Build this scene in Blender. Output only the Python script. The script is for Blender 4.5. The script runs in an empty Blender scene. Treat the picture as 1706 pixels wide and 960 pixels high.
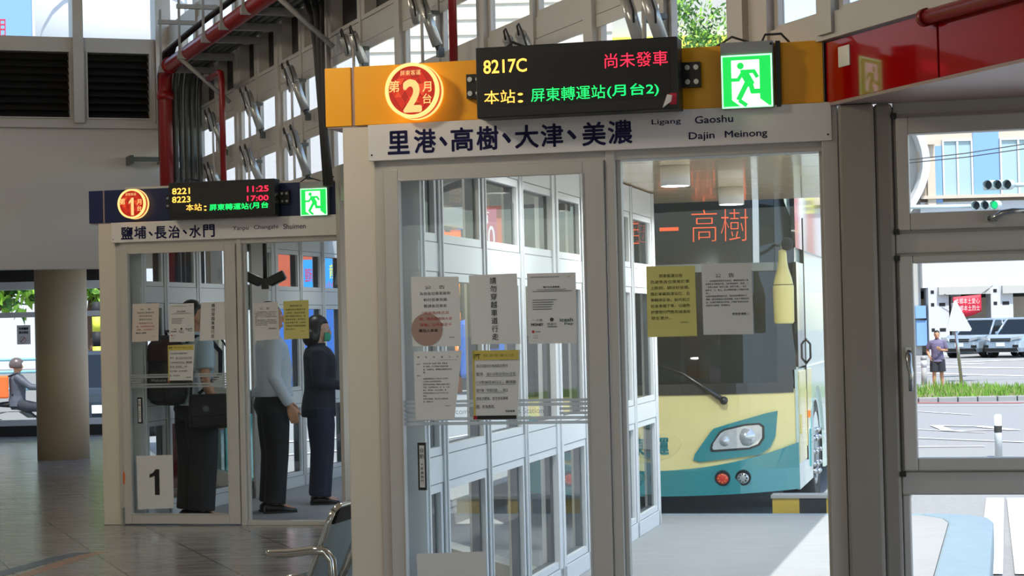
import bpy, bmesh, math, random
from mathutils import Vector, Matrix

random.seed(7)
SC = bpy.context.scene
COL = SC.collection
V = Vector
PI = math.pi

# ------------------------------------------------------------------ camera
F_PX = 3300.0                                   # telephoto, 1706 px wide frame
PITCH = math.atan(63 / F_PX)
ROLL = 0.0235
CZ = 1.5
_fw = V((0, math.cos(PITCH), math.sin(PITCH)))
_u0 = V((0, -math.sin(PITCH), math.cos(PITCH)))
_x0 = V((1, 0, 0))
_r = _x0 * math.cos(ROLL) - _u0 * math.sin(ROLL)
_u = _x0 * math.sin(ROLL) + _u0 * math.cos(ROLL)
cam_d = bpy.data.cameras.new('camera')
cam = bpy.data.objects.new('camera', cam_d)
COL.objects.link(cam)
cam_d.sensor_width = 36.0
cam_d.sensor_fit = 'HORIZONTAL'
cam_d.lens = 36.0 * F_PX / 1706.0
cam_d.clip_start = 0.05
cam_d.clip_end = 2000
cam.matrix_world = Matrix(((_r.x, _u.x, -_fw.x, 0), (_r.y, _u.y, -_fw.y, 0), (_r.z, _u.z, -_fw.z, CZ), (0, 0, 0, 1)))
SC.camera = cam

# ------------------------------------------------------------------ world, sun, exposure
SC.view_settings.view_transform = 'Standard'
SC.view_settings.look = 'None'
SC.view_settings.gamma = 1.0
SC.view_settings.use_curve_mapping = False
SC.view_settings.exposure = 0.0
SC.cycles.transparent_max_bounces = 40
SC.cycles.max_bounces = 10
SC.cycles.sample_clamp_indirect = 6.0
w = bpy.data.worlds.new('sky_world')
SC.world = w
w.use_nodes = True
nt = w.node_tree
nt.nodes.clear()
sky = nt.nodes.new('ShaderNodeTexSky')
sky.sky_type = 'NISHITA'
sky.sun_disc = False
sky.sun_elevation = math.radians(62)
sky.sun_rotation = math.radians(150)
sky.air_density = 1.0
sky.dust_density = 0.8
sky.ozone_density = 1.0
bg = nt.nodes.new('ShaderNodeBackground')
bg.inputs['Strength'].default_value = 0.33
wo = nt.nodes.new('ShaderNodeOutputWorld')
nt.links.new(sky.outputs[0], bg.inputs[0])
nt.links.new(bg.outputs[0], wo.inputs[0])
sun_d = bpy.data.lights.new('sun', 'SUN')
sun_d.energy = 6.4
sun_d.angle = math.radians(0.6)
sun_d.color = (1.0, 0.96, 0.9)
sun = bpy.data.objects.new('sun', sun_d)
COL.objects.link(sun)
SUNDIR = V((0.10, -0.45, 0.92)).normalized()    # towards the sun: high, behind and right
sun.rotation_euler = SUNDIR.to_track_quat('Z', 'Y').to_euler()
sun.location = (0, -5, 60)

FILL_GLOBE_GLOW = 105.0                              # radiance of the unseen globe lamps added to light the hall

# ------------------------------------------------------------------ pixel <-> place
def ray(px, py):
    return _fw + _r * ((px - 853) / F_PX) + _u * ((480 - py) / F_PX)
C0 = V((0, 0, CZ))
def PZ(px, py, z=0.0):
    d = ray(px, py)
    return C0 + d * ((z - CZ) / d.z)
def PD(px, py, D):
    d = ray(px, py)
    return C0 + d * (D / d.y)
class Frame:
    """A vertical plane's own axes: x along it, y through it, z up."""
    def __init__(s, ox, oy, deg, oz=0.0):
        s.a = math.radians(deg)
        s.o = V((ox, oy, oz))
        s.x = V((math.cos(s.a), -math.sin(s.a), 0))
        s.y = V((math.sin(s.a), math.cos(s.a), 0))
        s.m = Matrix.Translation(s.o) @ Matrix.Rotation(-s.a, 4, 'Z')
    def L(s, px, py, y0=0.0):
        d = ray(px, py)
        t = (y0 - (C0 - s.o).dot(s.y)) / d.dot(s.y)
        p = C0 + d * t
        return (p - s.o).dot(s.x), p.z - s.o.z
    def W(s, x, y, z=0.0):
        return s.o + s.x * x + s.y * y + V((0, 0, z))
D2 = Frame(-0.68324, 8.63966, 14)               # door set two
D1 = Frame(-3.22855, 15.68287, 14)              # door set one
MW = Frame(-1.29573, 15.20096, 69.65)           # long wall of the hall
LW = Frame(-3.69523, 21.67030, -20.35)          # end wall on the left
CW2 = Frame(-0.4378, 8.6548, -76.5)             # glazed side of passage two
CW1 = Frame(-2.995, 15.75, -75.5)              # glazed side of passage one
_c = D2.W(2.077, 0)
RW = Frame(_c.x, _c.y, 14)                      # window wall on the right
RH = Frame(_c.x, _c.y, 69.65)                   # red fascia
BUS = Frame(1.075, 16.54, 13.5, -0.22)

# ------------------------------------------------------------------ materials
def lin(h):
    h = h.lstrip('#')
    o = []
    for i in (0, 2, 4):
        c = int(h[i:i + 2], 16) / 255
        o.append(c / 12.92 if c <= 0.04045 else ((c + 0.055) / 1.055) ** 2.4)
    return (*o, 1.0)
M = {}
def mat(name, col, rough=0.5, metal=0.0, noise=0.0, nscale=8.0, coat=0.0, spec=0.5, bump=0.0, bscale=60.0, stretch=(1, 1, 1)):
    m = bpy.data.materials.new(name)
    m.use_nodes = True
    t = m.node_tree
    b = t.nodes['Principled BSDF']
    c = lin(col) if isinstance(col, str) else (*col, 1.0)
    b.inputs['Base Color'].default_value = c
    b.inputs['Roughness'].default_value = rough
    b.inputs['Metallic'].default_value = metal
    b.inputs['Specular IOR Level'].default_value = spec
    b.inputs['Coat Weight'].default_value = coat
    b.inputs['Coat Roughness'].default_value = 0.05
    if noise or bump:
        tc = t.nodes.new('ShaderNodeTexCoord')
        mp = t.nodes.new('ShaderNodeMapping')
        mp.inputs['Scale'].default_value = stretch
        t.links.new(tc.outputs['Object'], mp.inputs[0])
    if noise:
        n = t.nodes.new('ShaderNodeTexNoise')
        n.inputs['Scale'].default_value = nscale
        n.inputs['Detail'].default_value = 6
        t.links.new(mp.outputs[0], n.inputs['Vector'])
        mx = t.nodes.new('ShaderNodeMix')
        mx.data_type = 'RGBA'
        mx.inputs[6].default_value = tuple(max(0, x * (1 - noise)) for x in c[:3]) + (1,)
        mx.inputs[7].default_value = tuple(min(1, x * (1 + noise)) for x in c[:3]) + (1,)
        t.links.new(n.outputs['Fac'], mx.inputs[0])
        t.links.new(mx.outputs[2], b.inputs['Base Color'])
    if bump:
        n2 = t.nodes.new('ShaderNodeTexNoise')
        n2.inputs['Scale'].default_value = bscale
        n2.inputs['Detail'].default_value = 4
        t.links.new(mp.outputs[0], n2.inputs['Vector'])
        bp = t.nodes.new('ShaderNodeBump')
        bp.inputs['Strength'].default_value = bump
        bp.inputs['Distance'].default_value = 0.02
        t.links.new(n2.outputs['Fac'], bp.inputs['Height'])
        t.links.new(bp.outputs[0], b.inputs['Normal'])
    M[name] = m
    return m
def emit(name, col, strength, base='#202020'):
    m = mat(name, base, 0.4)
    b = m.node_tree.nodes['Principled BSDF']
    b.inputs['Emission Color'].default_value = lin(col)
    b.inputs['Emission Strength'].default_value = strength
    return m
def glass(name, tint=(0.93, 0.96, 0.95), refl=1.0, ior=1.45, rough=0.0):
    m = bpy.data.materials.new(name)
    m.use_nodes = True
    t = m.node_tree
    t.nodes.clear()
    o = t.nodes.new('ShaderNodeOutputMaterial')
    tr = t.nodes.new('ShaderNodeBsdfTransparent')
    tr.inputs[0].default_value = (*tint, 1)
    gl = t.nodes.new('ShaderNodeBsdfGlossy')
    gl.inputs['Roughness'].default_value = rough
    gl.inputs[0].default_value = (refl, refl, refl, 1)
    fr = t.nodes.new('ShaderNodeFresnel')
    fr.inputs['IOR'].default_value = ior
    mx = t.nodes.new('ShaderNodeMixShader')
    ge = t.nodes.new('ShaderNodeNewGeometry')        # a thin pane: only the outer face of each side reflects
    iv = t.nodes.new('ShaderNodeMath'); iv.operation = 'SUBTRACT'; iv.inputs[0].default_value = 1.0
    ml = t.nodes.new('ShaderNodeMath'); ml.operation = 'MULTIPLY'
    t.links.new(ge.outputs['Backfacing'], iv.inputs[1])
    t.links.new(fr.outputs[0], ml.inputs[0]); t.links.new(iv.outputs[0], ml.inputs[1])
    t.links.new(ml.outputs[0], mx.inputs[0])
    t.links.new(tr.outputs[0], mx.inputs[1])
    t.links.new(gl.outputs[0], mx.inputs[2])
    t.links.new(mx.outputs[0], o.inputs[0])
    M[name] = m
    return m

mat('frame', (0.50, 0.475, 0.435), 0.42, noise=0.05, nscale=3)
mat('post_brown', (0.29, 0.26, 0.22), 0.45, noise=0.05, nscale=3)
mat('gasket_shade', (0.07, 0.08, 0.09), 0.5)  # black gaskets, and shade painted onto the outer reveals
mat('frame_white', (0.70, 0.71, 0.72), 0.32, noise=0.05, nscale=3)
mat('cream', (0.66, 0.60, 0.50), 0.5, noise=0.04, nscale=4)
mat('plaster', (0.60, 0.58, 0.54), 0.8, noise=0.05, nscale=1.5)
mat('column_paint', (0.52, 0.40, 0.25), 0.55, noise=0.06, nscale=2)
mat('board_white', (0.72, 0.69, 0.67), 0.45, noise=0.03, nscale=5)
mat('ink_blue', '#16185c', 0.5)
mat('ink', '#111114', 0.6)
mat('ink_grey', '#3a3836', 0.7)
mat('ink_red', '#b0382c', 0.7)
mat('yellow_panel', '#ffb008', 0.4, noise=0.03)
mat('navy_panel', '#16234f', 0.35, noise=0.04)
mat('red_panel', '#a80508', 0.07, coat=0.3, noise=0.03, nscale=2)
mat('red_pipe', '#861214', 0.3, noise=0.1, nscale=10)
mat('soffit', '#a88f88', 0.35, noise=0.04)
mat('black_metal', '#0c0b0b', 0.4)
mat('dark_rubber', '#141414', 0.7)
mat('conduit', '#565b58', 0.4, metal=0.2, noise=0.1)
mat('dark_cable', '#2c2c2b', 0.6)
mat('steel', '#b5b7b6', 0.22, metal=0.95, noise=0.05)
mat('alu', '#b9bab8', 0.3, metal=0.6, noise=0.06, nscale=20)
mat('chrome', '#cfcdc8', 0.08, metal=1.0)
mat('louvre', '#23211f', 0.5, noise=0.2, nscale=6)
mat('paper_mustard', (0.55, 0.45, 0.10), 0.8)
mat('rose', '#a0857a', 0.8)
mat('led_face', '#12110f', 0.5, noise=0.2, nscale=150)
emit('led_amber', '#ffb347', 2.6)
emit('led_red', '#ff1f3d', 3.0)
emit('led_green', '#16ff6a', 2.2)
emit('led_orange', '#ff5a14', 1.1)
emit('exit_green', '#18d050', 1.25, '#0a7a34')
emit('exit_white', '#f2fff4', 1.15, '#ffffff')
emit('exit_edge', '#9dffb8', 1.6, '#ffffff')
emit('disc_red', '#e8361c', .55, '#a01c10')
emit('disc_red_dark', '#d82a18', .42, '#901810')
emit('disc_red_light', '#ff5a30', .6, '#b03018')
emit('disc_ring', '#ffc878', 1.5, '#a08050')
emit('disc_glyph', '#ffcf86', .95, '#a08050')
emit('fill_globe_glow', '#fff0d8', FILL_GLOBE_GLOW, '#ffffff')
emit('lamp_glow', '#fff4e2', 6.0, '#ffffff')
emit('signal_green', '#10c878', 1.6)
glass('clear_glass', (0.97, 0.985, 0.98), 1.0, 1.13)
glass('door_glass', (0.95, 0.975, 0.97), 1.0, 1.4)
glass('tint_glass', (0.62, 0.70, 0.69))
glass('teal_glass', (0.25, 0.55, 0.55), 1.0, 1.4)
glass('bus_glass', (0.30, 0.35, 0.36), 1.0, 1.5)
def film(name, col, cover, thru=.5):
    m = bpy.data.materials.new(name)
    m.use_nodes = True
    t = m.node_tree
    t.nodes.clear()
    o = t.nodes.new('ShaderNodeOutputMaterial')
    a = t.nodes.new('ShaderNodeBsdfTransparent')
    b = t.nodes.new('ShaderNodeBsdfDiffuse'); b.inputs[0].default_value = (*col, 1)
    c = t.nodes.new('ShaderNodeBsdfTranslucent'); c.inputs[0].default_value = (*col, 1)
    d = t.nodes.new('ShaderNodeMixShader'); e = t.nodes.new('ShaderNodeMixShader')
    d.inputs[0].default_value = thru; e.inputs[0].default_value = cover
    t.links.new(b.outputs[0], d.inputs[1]); t.links.new(c.outputs[0], d.inputs[2])
    t.links.new(a.outputs[0], e.inputs[1]); t.links.new(d.outputs[0], e.inputs[2])
    t.links.new(e.outputs[0], o.inputs[0])
    M[name] = m
film('paper', (0.76, 0.75, 0.73), 1.0, .2)
film('paper_pink', (0.74, 0.67, 0.61), 1.0, .2)
film('paper_yellow', (0.72, 0.67, 0.26), 1.0, .2)
film('film', (0.6, 0.62, 0.62), 0.75)
film('film_text', (0.35, 0.38, 0.37), 0.7)
mat('concrete', (0.275, 0.278, 0.28), 0.75, noise=0.12, nscale=3, stretch=(1, 3, 1))
mat('kerb_blue', (0.19, 0.255, 0.30), 0.6, noise=0.12, nscale=7)
mat('asphalt', (0.27, 0.27, 0.27), 0.9, noise=0.22, nscale=30, bump=0.3)
mat('road_white', (0.62, 0.62, 0.62), 0.7, noise=0.08, nscale=12)
mat('road_red', '#b0625c', 0.8, noise=0.15)
mat('bus_cream', '#e6d795', 0.25, coat=0.5, noise=0.02)
mat('bus_teal', '#1f8288', 0.22, coat=0.6, noise=0.03)
mat('bus_pale', '#c9dcd6', 0.2, coat=0.6, noise=0.05, nscale=1.5)
mat('bus_black', '#101415', 0.25, coat=0.3)
mat('bus_inside', '#8a9492', 0.8)
mat('lens', '#c9ced0', 0.12, metal=0.5, noise=0.25, nscale=25)
mat('lamp_red', '#d8321c', 0.25, coat=0.5)
mat('tyre', '#191a1b', 0.85, noise=0.1)
mat('hub', '#8b9092', 0.4, metal=0.6, noise=0.2)
mat('amber', '#e0762a', 0.3)
mat('mirror_yellow', '#e2d48a', 0.35)
mat('canopy_metal', '#f8e0ba', 0.10, metal=0.0, noise=0.04, spec=0.9)
mat('bus_window', '#10181c', 0.02, coat=1.0, metal=0.3)
mat('canopy_top', '#cfcabd', 0.7)
mat('white_enamel', '#e9e4da', 0.35)
mat('hazard_yellow', '#b79a3a', 0.6, noise=0.15)
mat('hazard_black', '#1d1d20', 0.7)
mat('grass', '#6f9a35', 0.8, noise=0.3, nscale=3)
mat('grass_dry', '#a9a874', 0.9)
mat('leaf', '#8fc03c', 0.5, noise=0.3, nscale=4)
mat('leaf_dark', '#3e6b25', 0.6, noise=0.3, nscale=4)
mat('bark', '#6a5140', 0.9, noise=0.3, nscale=12, bump=0.4)
mat('soil', '#7b7358', 0.95, noise=0.2)
mat('skin', '#c08c6c', 0.5, noise=0.04)
mat('skin_light', '#c69d84', 0.5, noise=0.04)
mat('hair', '#15110f', 0.45, noise=0.3, nscale=60)
mat('eye_white', '#e8e4de', 0.3)
mat('lip', '#93564a', 0.5)
mat('shirt_white', '#bcc6d0', 0.75, noise=0.05, nscale=14, bump=0.25, bscale=14)
mat('shirt_pale', '#b6c8d8', 0.8, noise=0.05, nscale=14, bump=0.25, bscale=12)
mat('trouser_black', '#14171b', 0.8, noise=0.15, bump=0.3, bscale=12)
mat('trouser_navy', '#142238', 0.8, noise=0.15, bump=0.3, bscale=12)
mat('jacket_navy', '#101726', 0.8, noise=0.15, bump=0.3, bscale=14)
mat('bag_black', '#0f1012', 0.7, noise=0.2)
mat('bag_maroon', '#3a161a', 0.7, noise=0.2)
mat('shoe_black', '#0b0b0c', 0.3)
mat('shoe_tan', '#8d7a68', 0.5)
mat('mask_green', '#3f9c7c', 0.8)
mat('stripe_red', '#a24a58', 0.8)
mat('tee_purple', '#6a6480', 0.85, bump=0.3, bscale=14)
mat('shorts_dark', '#2c2f36', 0.85)
mat('jacket_grey', '#4b4f58', 0.6, noise=0.2, bump=0.4, bscale=12)
mat('vest_orange', '#e8672a', 0.7)
mat('helmet', '#5d524c', 0.3, noise=0.2)
mat('brick_red', '#b4553c', 0.85, noise=0.15, nscale=6)
mat('shop_beige', '#d8d2c2', 0.85, noise=0.1)
mat('shop_dark', '#2b2d2e', 0.7, noise=0.3, nscale=3)
mat('shop_orange', '#e2661f', 0.7)
mat('sign_red', '#c8243c', 0.6)
mat('sign_yellow', '#dfe04a', 0.6)
mat('sign_blue', '#2f8fd8', 0.6)
mat('white_paint', (0.58, 0.59, 0.60), 0.6, noise=0.05)
mat('blue_paint', '#7fa6d6', 0.6, noise=0.03)
mat('blue_strong', '#2a5fae', 0.6)
mat('pane_pale', '#a3bcc2', 0.2, noise=0.06, nscale=2)
mat('pane_grey', '#9aa3a8', 0.2)
mat('building_grey', '#b9b8b2', 0.85, noise=0.08)
mat('building_beige', '#c9bba9', 0.85, noise=0.08)
mat('car_silver', '#a9bac9', 0.25, metal=0.5, coat=0.5)
mat('car_dark', '#3c4650', 0.25, metal=0.4, coat=0.5)
mat('car_glass', '#1a2026', 0.08)
mat('plate_white', '#e8ecee', 0.5)
mat('bike_yellow', '#e5b818', 0.4)
mat('bike_orange', '#e08018', 0.4)
mat('signal_grey', '#c7d8da', 0.4)
mat('lens_dark', '#3d4a55', 0.3)
mat('rail_blue', '#8fc4d2', 0.4)
mat('teal_board', '#1d6f6c', 0.5)
mat('grey_paint', '#9a9a98', 0.6)
mat('bench_mesh', '#8fa3aa', 0.35, metal=0.5, noise=0.05)

def floor_material():
    m = mat('floor_tile', (0.29, 0.275, 0.255), 0.30, noise=0.0)
    t = m.node_tree
    b = t.nodes['Principled BSDF']
    tc = t.nodes.new('ShaderNodeTexCoord')
    mp = t.nodes.new('ShaderNodeMapping')
    mp.inputs['Rotation'].default_value = (0, 0, math.radians(69.65))
    mp.inputs['Location'].default_value = (0, -.10, 0)
    t.links.new(tc.outputs['Object'], mp.inputs[0])
    br = t.nodes.new('ShaderNodeTexBrick')
    br.offset = 0.5
    br.inputs['Scale'].default_value = 1.0
    br.inputs['Brick Width'].default_value = 1.28
    br.inputs['Row Height'].default_value = 0.64
    br.inputs['Mortar Size'].default_value = 0.008
    br.inputs['Color1'].default_value = (0.29, 0.275, 0.255, 1)
    br.inputs['Color2'].default_value = (0.28, 0.265, 0.245, 1)
    br.inputs['Mortar'].default_value = (0.12, 0.11, 0.10, 1)
    t.links.new(mp.outputs[0], br.inputs['Vector'])
    mp2 = t.nodes.new('ShaderNodeMapping')
    mp2.inputs['Scale'].default_value = (1.0, 7.0, 1.0)
    t.links.new(tc.outputs['Object'], mp2.inputs[0])
    n = t.nodes.new('ShaderNodeTexNoise')
    n.inputs['Scale'].default_value = 1.6
    n.inputs['Detail'].default_value = 5
    t.links.new(mp2.outputs[0], n.inputs['Vector'])
    rp = t.nodes.new('ShaderNodeMapRange')
    rp.inputs['From Min'].default_value = 0.3
    rp.inputs['From Max'].default_value = 0.7
    rp.inputs['To Min'].default_value = 0.72
    rp.inputs['To Max'].default_value = 1.12
    t.links.new(n.outputs['Fac'], rp.inputs['Value'])
    mx = t.nodes.new('ShaderNodeMix')
    mx.data_type = 'RGBA'
    mx.blend_type = 'MULTIPLY'
    mx.inputs[0].default_value = 1.0
    t.links.new(br.outputs['Color'], mx.inputs[6])
    t.links.new(rp.outputs[0], mx.inputs[7])
    t.links.new(mx.outputs[2], b.inputs['Base Color'])
    rr = t.nodes.new('ShaderNodeMapRange')
    rr.inputs['To Min'].default_value = 0.13
    rr.inputs['To Max'].default_value = 0.33
    t.links.new(n.outputs['Fac'], rr.inputs['Value'])
    t.links.new(rr.outputs[0], b.inputs['Roughness'])
floor_material()

# ------------------------------------------------------------------ mesh helpers
_glyphs = {}
def glyph_mesh(s, bold=0.0):
    bold = min(bold, 0.0)
    k = (s, round(bold, 4))
    if k not in _glyphs:
        cu = bpy.data.curves.new('glyphs', 'FONT')
        cu.body = s
        cu.resolution_u = 3
        cu.offset = bold
        cu.space_line = 1.25
        o = bpy.data.objects.new('glyphs', cu)
        COL.objects.link(o)
        bpy.context.view_layer.update()
        me = bpy.data.meshes.new_from_object(o.evaluated_get(bpy.context.evaluated_depsgraph_get()))
        vs = [tuple(v.co) for v in me.vertices]
        fs = [tuple(p.vertices) for p in me.polygons]
        bpy.data.objects.remove(o)
        bpy.data.curves.remove(cu)
        bpy.data.meshes.remove(me)
        if vs:
            bb = (min(v[0] for v in vs), max(v[0] for v in vs), min(v[1] for v in vs), max(v[1] for v in vs))
        else:
            bb = (0, 1, 0, 1)
        _glyphs[k] = (vs, fs, bb)
    return _glyphs[k]

class MB:
    """Collects shapes into one mesh."""
    def __init__(s):
        s.bm = bmesh.new()
    def face(s, pts, mi=0, smooth=False):
        f = s.bm.faces.new([s.bm.verts.new(p) for p in pts])
        f.material_index = mi
        f.smooth = smooth
        return f
    def box(s, x0, x1, y0, y1, z0, z1, mi=0):
        v = [s.bm.verts.new(p) for p in ((x0, y0, z0), (x1, y0, z0), (x1, y1, z0), (x0, y1, z0), (x0, y0, z1), (x1, y0, z1), (x1, y1, z1), (x0, y1, z1))]
        for q in ((0, 3, 2, 1), (4, 5, 6, 7), (0, 1, 5, 4), (1, 2, 6, 5), (2, 3, 7, 6), (3, 0, 4, 7)):
            s.bm.faces.new([v[i] for i in q]).material_index = mi
        return s
    def ringbox(s, x0, x1, z0, z1, t, y0, y1, mi=0):
        """A rectangular frame of bar width t (one value or left, right, bottom, top)."""
        l, r, b, tp = t if isinstance(t, tuple) else (t, t, t, t)
        s.box(x0, x0 + l, y0, y1, z0, z1, mi)
        s.box(x1 - r, x1, y0, y1, z0, z1, mi)
        s.box(x0 + l, x1 - r, y0, y1, z0, z0 + b, mi)
        s.box(x0 + l, x1 - r, y0, y1, z1 - tp, z1, mi)
        return s
    def rings(s, rs, cap=True, mi=0, smooth=True, closed=True):
        vr = [[s.bm.verts.new(p) for p in ring] for ring in rs]
        n = len(vr[0])
        for a, b in zip(vr, vr[1:]):
            for i in range(n if closed else n - 1):
                j = (i + 1) % n
                f = s.bm.faces.new((a[i], a[j], b[j], b[i]))
                f.material_index = mi
                f.smooth = smooth
        if cap:
            for ring in (list(reversed(vr[0])), vr[-1]):
                s.bm.faces.new(ring).material_index = mi
        return s
    def cyl(s, p0, p1, r0, r1=None, n=16, mi=0, cap=True):
        p0, p1 = V(p0), V(p1)
        r1 = r0 if r1 is None else r1
        d = (p1 - p0).normalized()
        a = d.orthogonal().normalized()
        b = d.cross(a)
        ring = lambda p, r: [p + (a * math.cos(2 * PI * i / n) + b * math.sin(2 * PI * i / n)) * r for i in range(n)]
        return s.rings([ring(p0, r0), ring(p1, r1)], cap, mi)
    def tube(s, pts, r, n=10, mi=0, flat=1.0):
        pts = [V(p) for p in pts]
        d0 = (pts[1] - pts[0]).normalized()
        a = d0.orthogonal().normalized()
        rs = []
        for i, p in enumerate(pts):
            d = (pts[min(i + 1, len(pts) - 1)] - pts[max(i - 1, 0)]).normalized()
            a = (a - d * a.dot(d)).normalized()
            b = d.cross(a)
            rr = r[i] if isinstance(r, (list, tuple)) else r
            rs.append([p + a * math.cos(2 * PI * k / n) * rr + b * math.sin(2 * PI * k / n) * rr * flat for k in range(n)])
        return s.rings(rs, True, mi)
    def prism(s, pts, plane, a, b, mi=0):
        f = {'xz': lambda p, t: (p[0], t, p[1]), 'xy': lambda p, t: (p[0], p[1], t), 'yz': lambda p, t: (t, p[0], p[1])}[plane]
        A = [s.bm.verts.new(f(p, a)) for p in pts]
        B = [s.bm.verts.new(f(p, b)) for p in pts]
        n = len(pts)
        for i in range(n):
            j = (i + 1) % n
            s.bm.faces.new((A[i], A[j], B[j], B[i])).material_index = mi
        s.bm.faces.new(list(reversed(A))).material_index = mi
        s.bm.faces.new(B).material_index = mi
        return s
    def ell(s, c, r, n=16, m=10, mi=0):
        c = V(c)
        rx, ry, rz = r if isinstance(r, (tuple, list)) else (r, r, r)
        rs = []
        for j in range(1, m):
            t = PI * j / m
            rs.append([c + V((rx * math.sin(t) * math.cos(2 * PI * i / n), ry * math.sin(t) * math.sin(2 * PI * i / n), -rz * math.cos(t))) for i in range(n)])
        s.rings(rs, True, mi)
        return s
    def lathe(s, prof, c=(0, 0, 0), n=24, mi=0, axis='z', cap=True):
        c = V(c)
        def pt(r, z, t):
            a, b = r * math.cos(t), r * math.sin(t)
            return c + (V((a, b, z)) if axis == 'z' else V((a, -z, b)) if axis == 'y' else V((z, a, b)))
        return s.rings([[pt(r, z, 2 * PI * i / n) for i in range(n)] for r, z in prof], cap, mi)
    def text(s, t, x, z, size, y=0.0, bold=0.0, align='c', mi=0, w=None, h=None, mirror=False):
        """Flat lettering in the x-z plane, read from -y; x, z is the middle (or left/right) of its box."""
        vs, fs, bb = glyph_mesh(t, bold)
        kx = ky = size
        if h is not None:
            ky = h / max(1e-6, bb[3] - bb[2])
            kx = ky
        if w is not None:
            kx = w / max(1e-6, bb[1] - bb[0])
        ox = {'c': (bb[0] + bb[1]) / 2, 'l': bb[0], 'r': bb[1]}[align]
        oz = (bb[2] + bb[3]) / 2
        sg = -1 if mirror else 1
        r = max(bold, 0.0) * ky
        shifts = [(0, 0)] if r == 0 else [(r * math.cos(t * PI / 4), r * math.sin(t * PI / 4)) for t in range(8)]
        for dx, dz in shifts:
            nv = [s.bm.verts.new((x + dx + sg * (a - ox) * kx, y, z + dz + (b - oz) * ky)) for a, b, c in vs]
            for f in fs:
                try:
                    s.bm.faces.new([nv[i] for i in (reversed(f) if mirror else f)]).material_index = mi
                except ValueError:
                    pass
        return s
    def xform(s, m, start=0):
        for v in list(s.bm.verts)[start:]:
            v.co = m @ v.co
        return s
    def build(s, name, m, parent=None, mw=None, label=None, smooth=False, bevel=0.0, normals=True):
        if normals:
            bmesh.ops.recalc_face_normals(s.bm, faces=s.bm.faces[:])
        if smooth:
            for f in s.bm.faces:
                f.smooth = True
        me = bpy.data.meshes.new(name)
        s.bm.to_mesh(me)
        s.bm.free()
        for x in (m if isinstance(m, (list, tuple)) else [m]):
            me.materials.append(M[x])
        o = bpy.data.objects.new(name, me)
        COL.objects.link(o)
        if parent:
            o.parent = parent
        if mw is not None:
            if parent:
                o.matrix_local = mw
            else:
                o.matrix_world = mw
        if bevel:
            b = o.modifiers.new('bevel', 'BEVEL')
            b.width = bevel
            b.segments = 2
            b.limit_method = 'ANGLE'
        if label:
            o['label'] = label
        return o

def tag(o, label=None, cat=None, group=None, kind=None):
    if label: o['label'] = label
    if cat: o['category'] = cat
    if group: o['group'] = group
    if kind: o['kind'] = kind
    return o
def empty(name, mw, label=None, cat=None, group=None, kind=None):
    o = bpy.data.objects.new(name, None)
    o.empty_display_size = 0.1
    COL.objects.link(o)
    o.matrix_world = mw
    return tag(o, label, cat, group, kind)
def structure(o):
    o['kind'] = 'structure'
    return o
def copy_tree(o, parent=None, kids=None):
    c = o.copy()
    COL.objects.link(c)
    if parent:
        c.parent = parent
    for ch in [x for x in ALLKIDS(o)]:
        copy_tree(ch, c)
    return c
def ALLKIDS(o):
    return [x for x in bpy.data.objects if x.parent == o]
def TR(x, y, z=0.0, rz=0.0):
    return Matrix.Translation((x, y, z)) @ Matrix.Rotation(rz, 4, 'Z')
def baked(o, mods):
    """Apply modifiers to o by replacing its mesh."""
    for kind, kw in mods:
        md = o.modifiers.new(kind.lower(), kind)
        for k, v in kw.items():
            setattr(md, k, v)
    bpy.context.view_layer.update()
    me = bpy.data.meshes.new_from_object(o.evaluated_get(bpy.context.evaluated_depsgraph_get()))
    old = o.data
    mats = [m for m in old.materials]
    o.modifiers.clear()
    o.data = me
    me.name = o.name
    if not me.materials:
        for m in mats:
            me.materials.append(m)
    for p in me.polygons:
        p.use_smooth = True
    bpy.data.meshes.remove(old)
    return o
# ------------------------------------------------------------------ the setting: floor, roof, walls
def flat(name, pts, z0, z1, m, kind='structure', label=None):
    mb = MB()
    mb.prism([(p[0], p[1]) for p in pts], 'xy', z0, z1)
    o = mb.build(name, m, label=label)
    o['kind'] = kind
    return o
P = lambda fr, x, y: (fr.W(x, y).x, fr.W(x, y).y)
hall = [(-14, -12), (8.6, -12), P(MW, 15.5, 0), P(MW, 7.55, 0), P(D2, -0.06, 0), P(CW2, 2.72, 0), P(MW, 0.0, 0), P(D1, -0.06, 0), P(CW1, 2.6, 0), P(MW, -6.9, 0), (-5.9, 30.1), (-14, 30.1)]
flat('floor', hall, -0.22, 0.0, 'floor_tile')
flat('ceiling', [(-14, -12), (8.6, -12), P(MW, 15.5, .3), P(MW, -6.9, .3), P(LW, 0, .3), P(LW, -11.2, .3)], 7.0, 7.25, 'plaster')
flat('ceiling_low', [P(LW, .2, .26), P(LW, -11, .26), (-14, 30.4), (-5.4, 30.4)], 2.62, 2.8, 'plaster')
mb = MB(); mb.box(-14.2, -14, -12, 30, 0, 7)
structure(mb.build('wall_left', 'plaster'))
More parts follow.
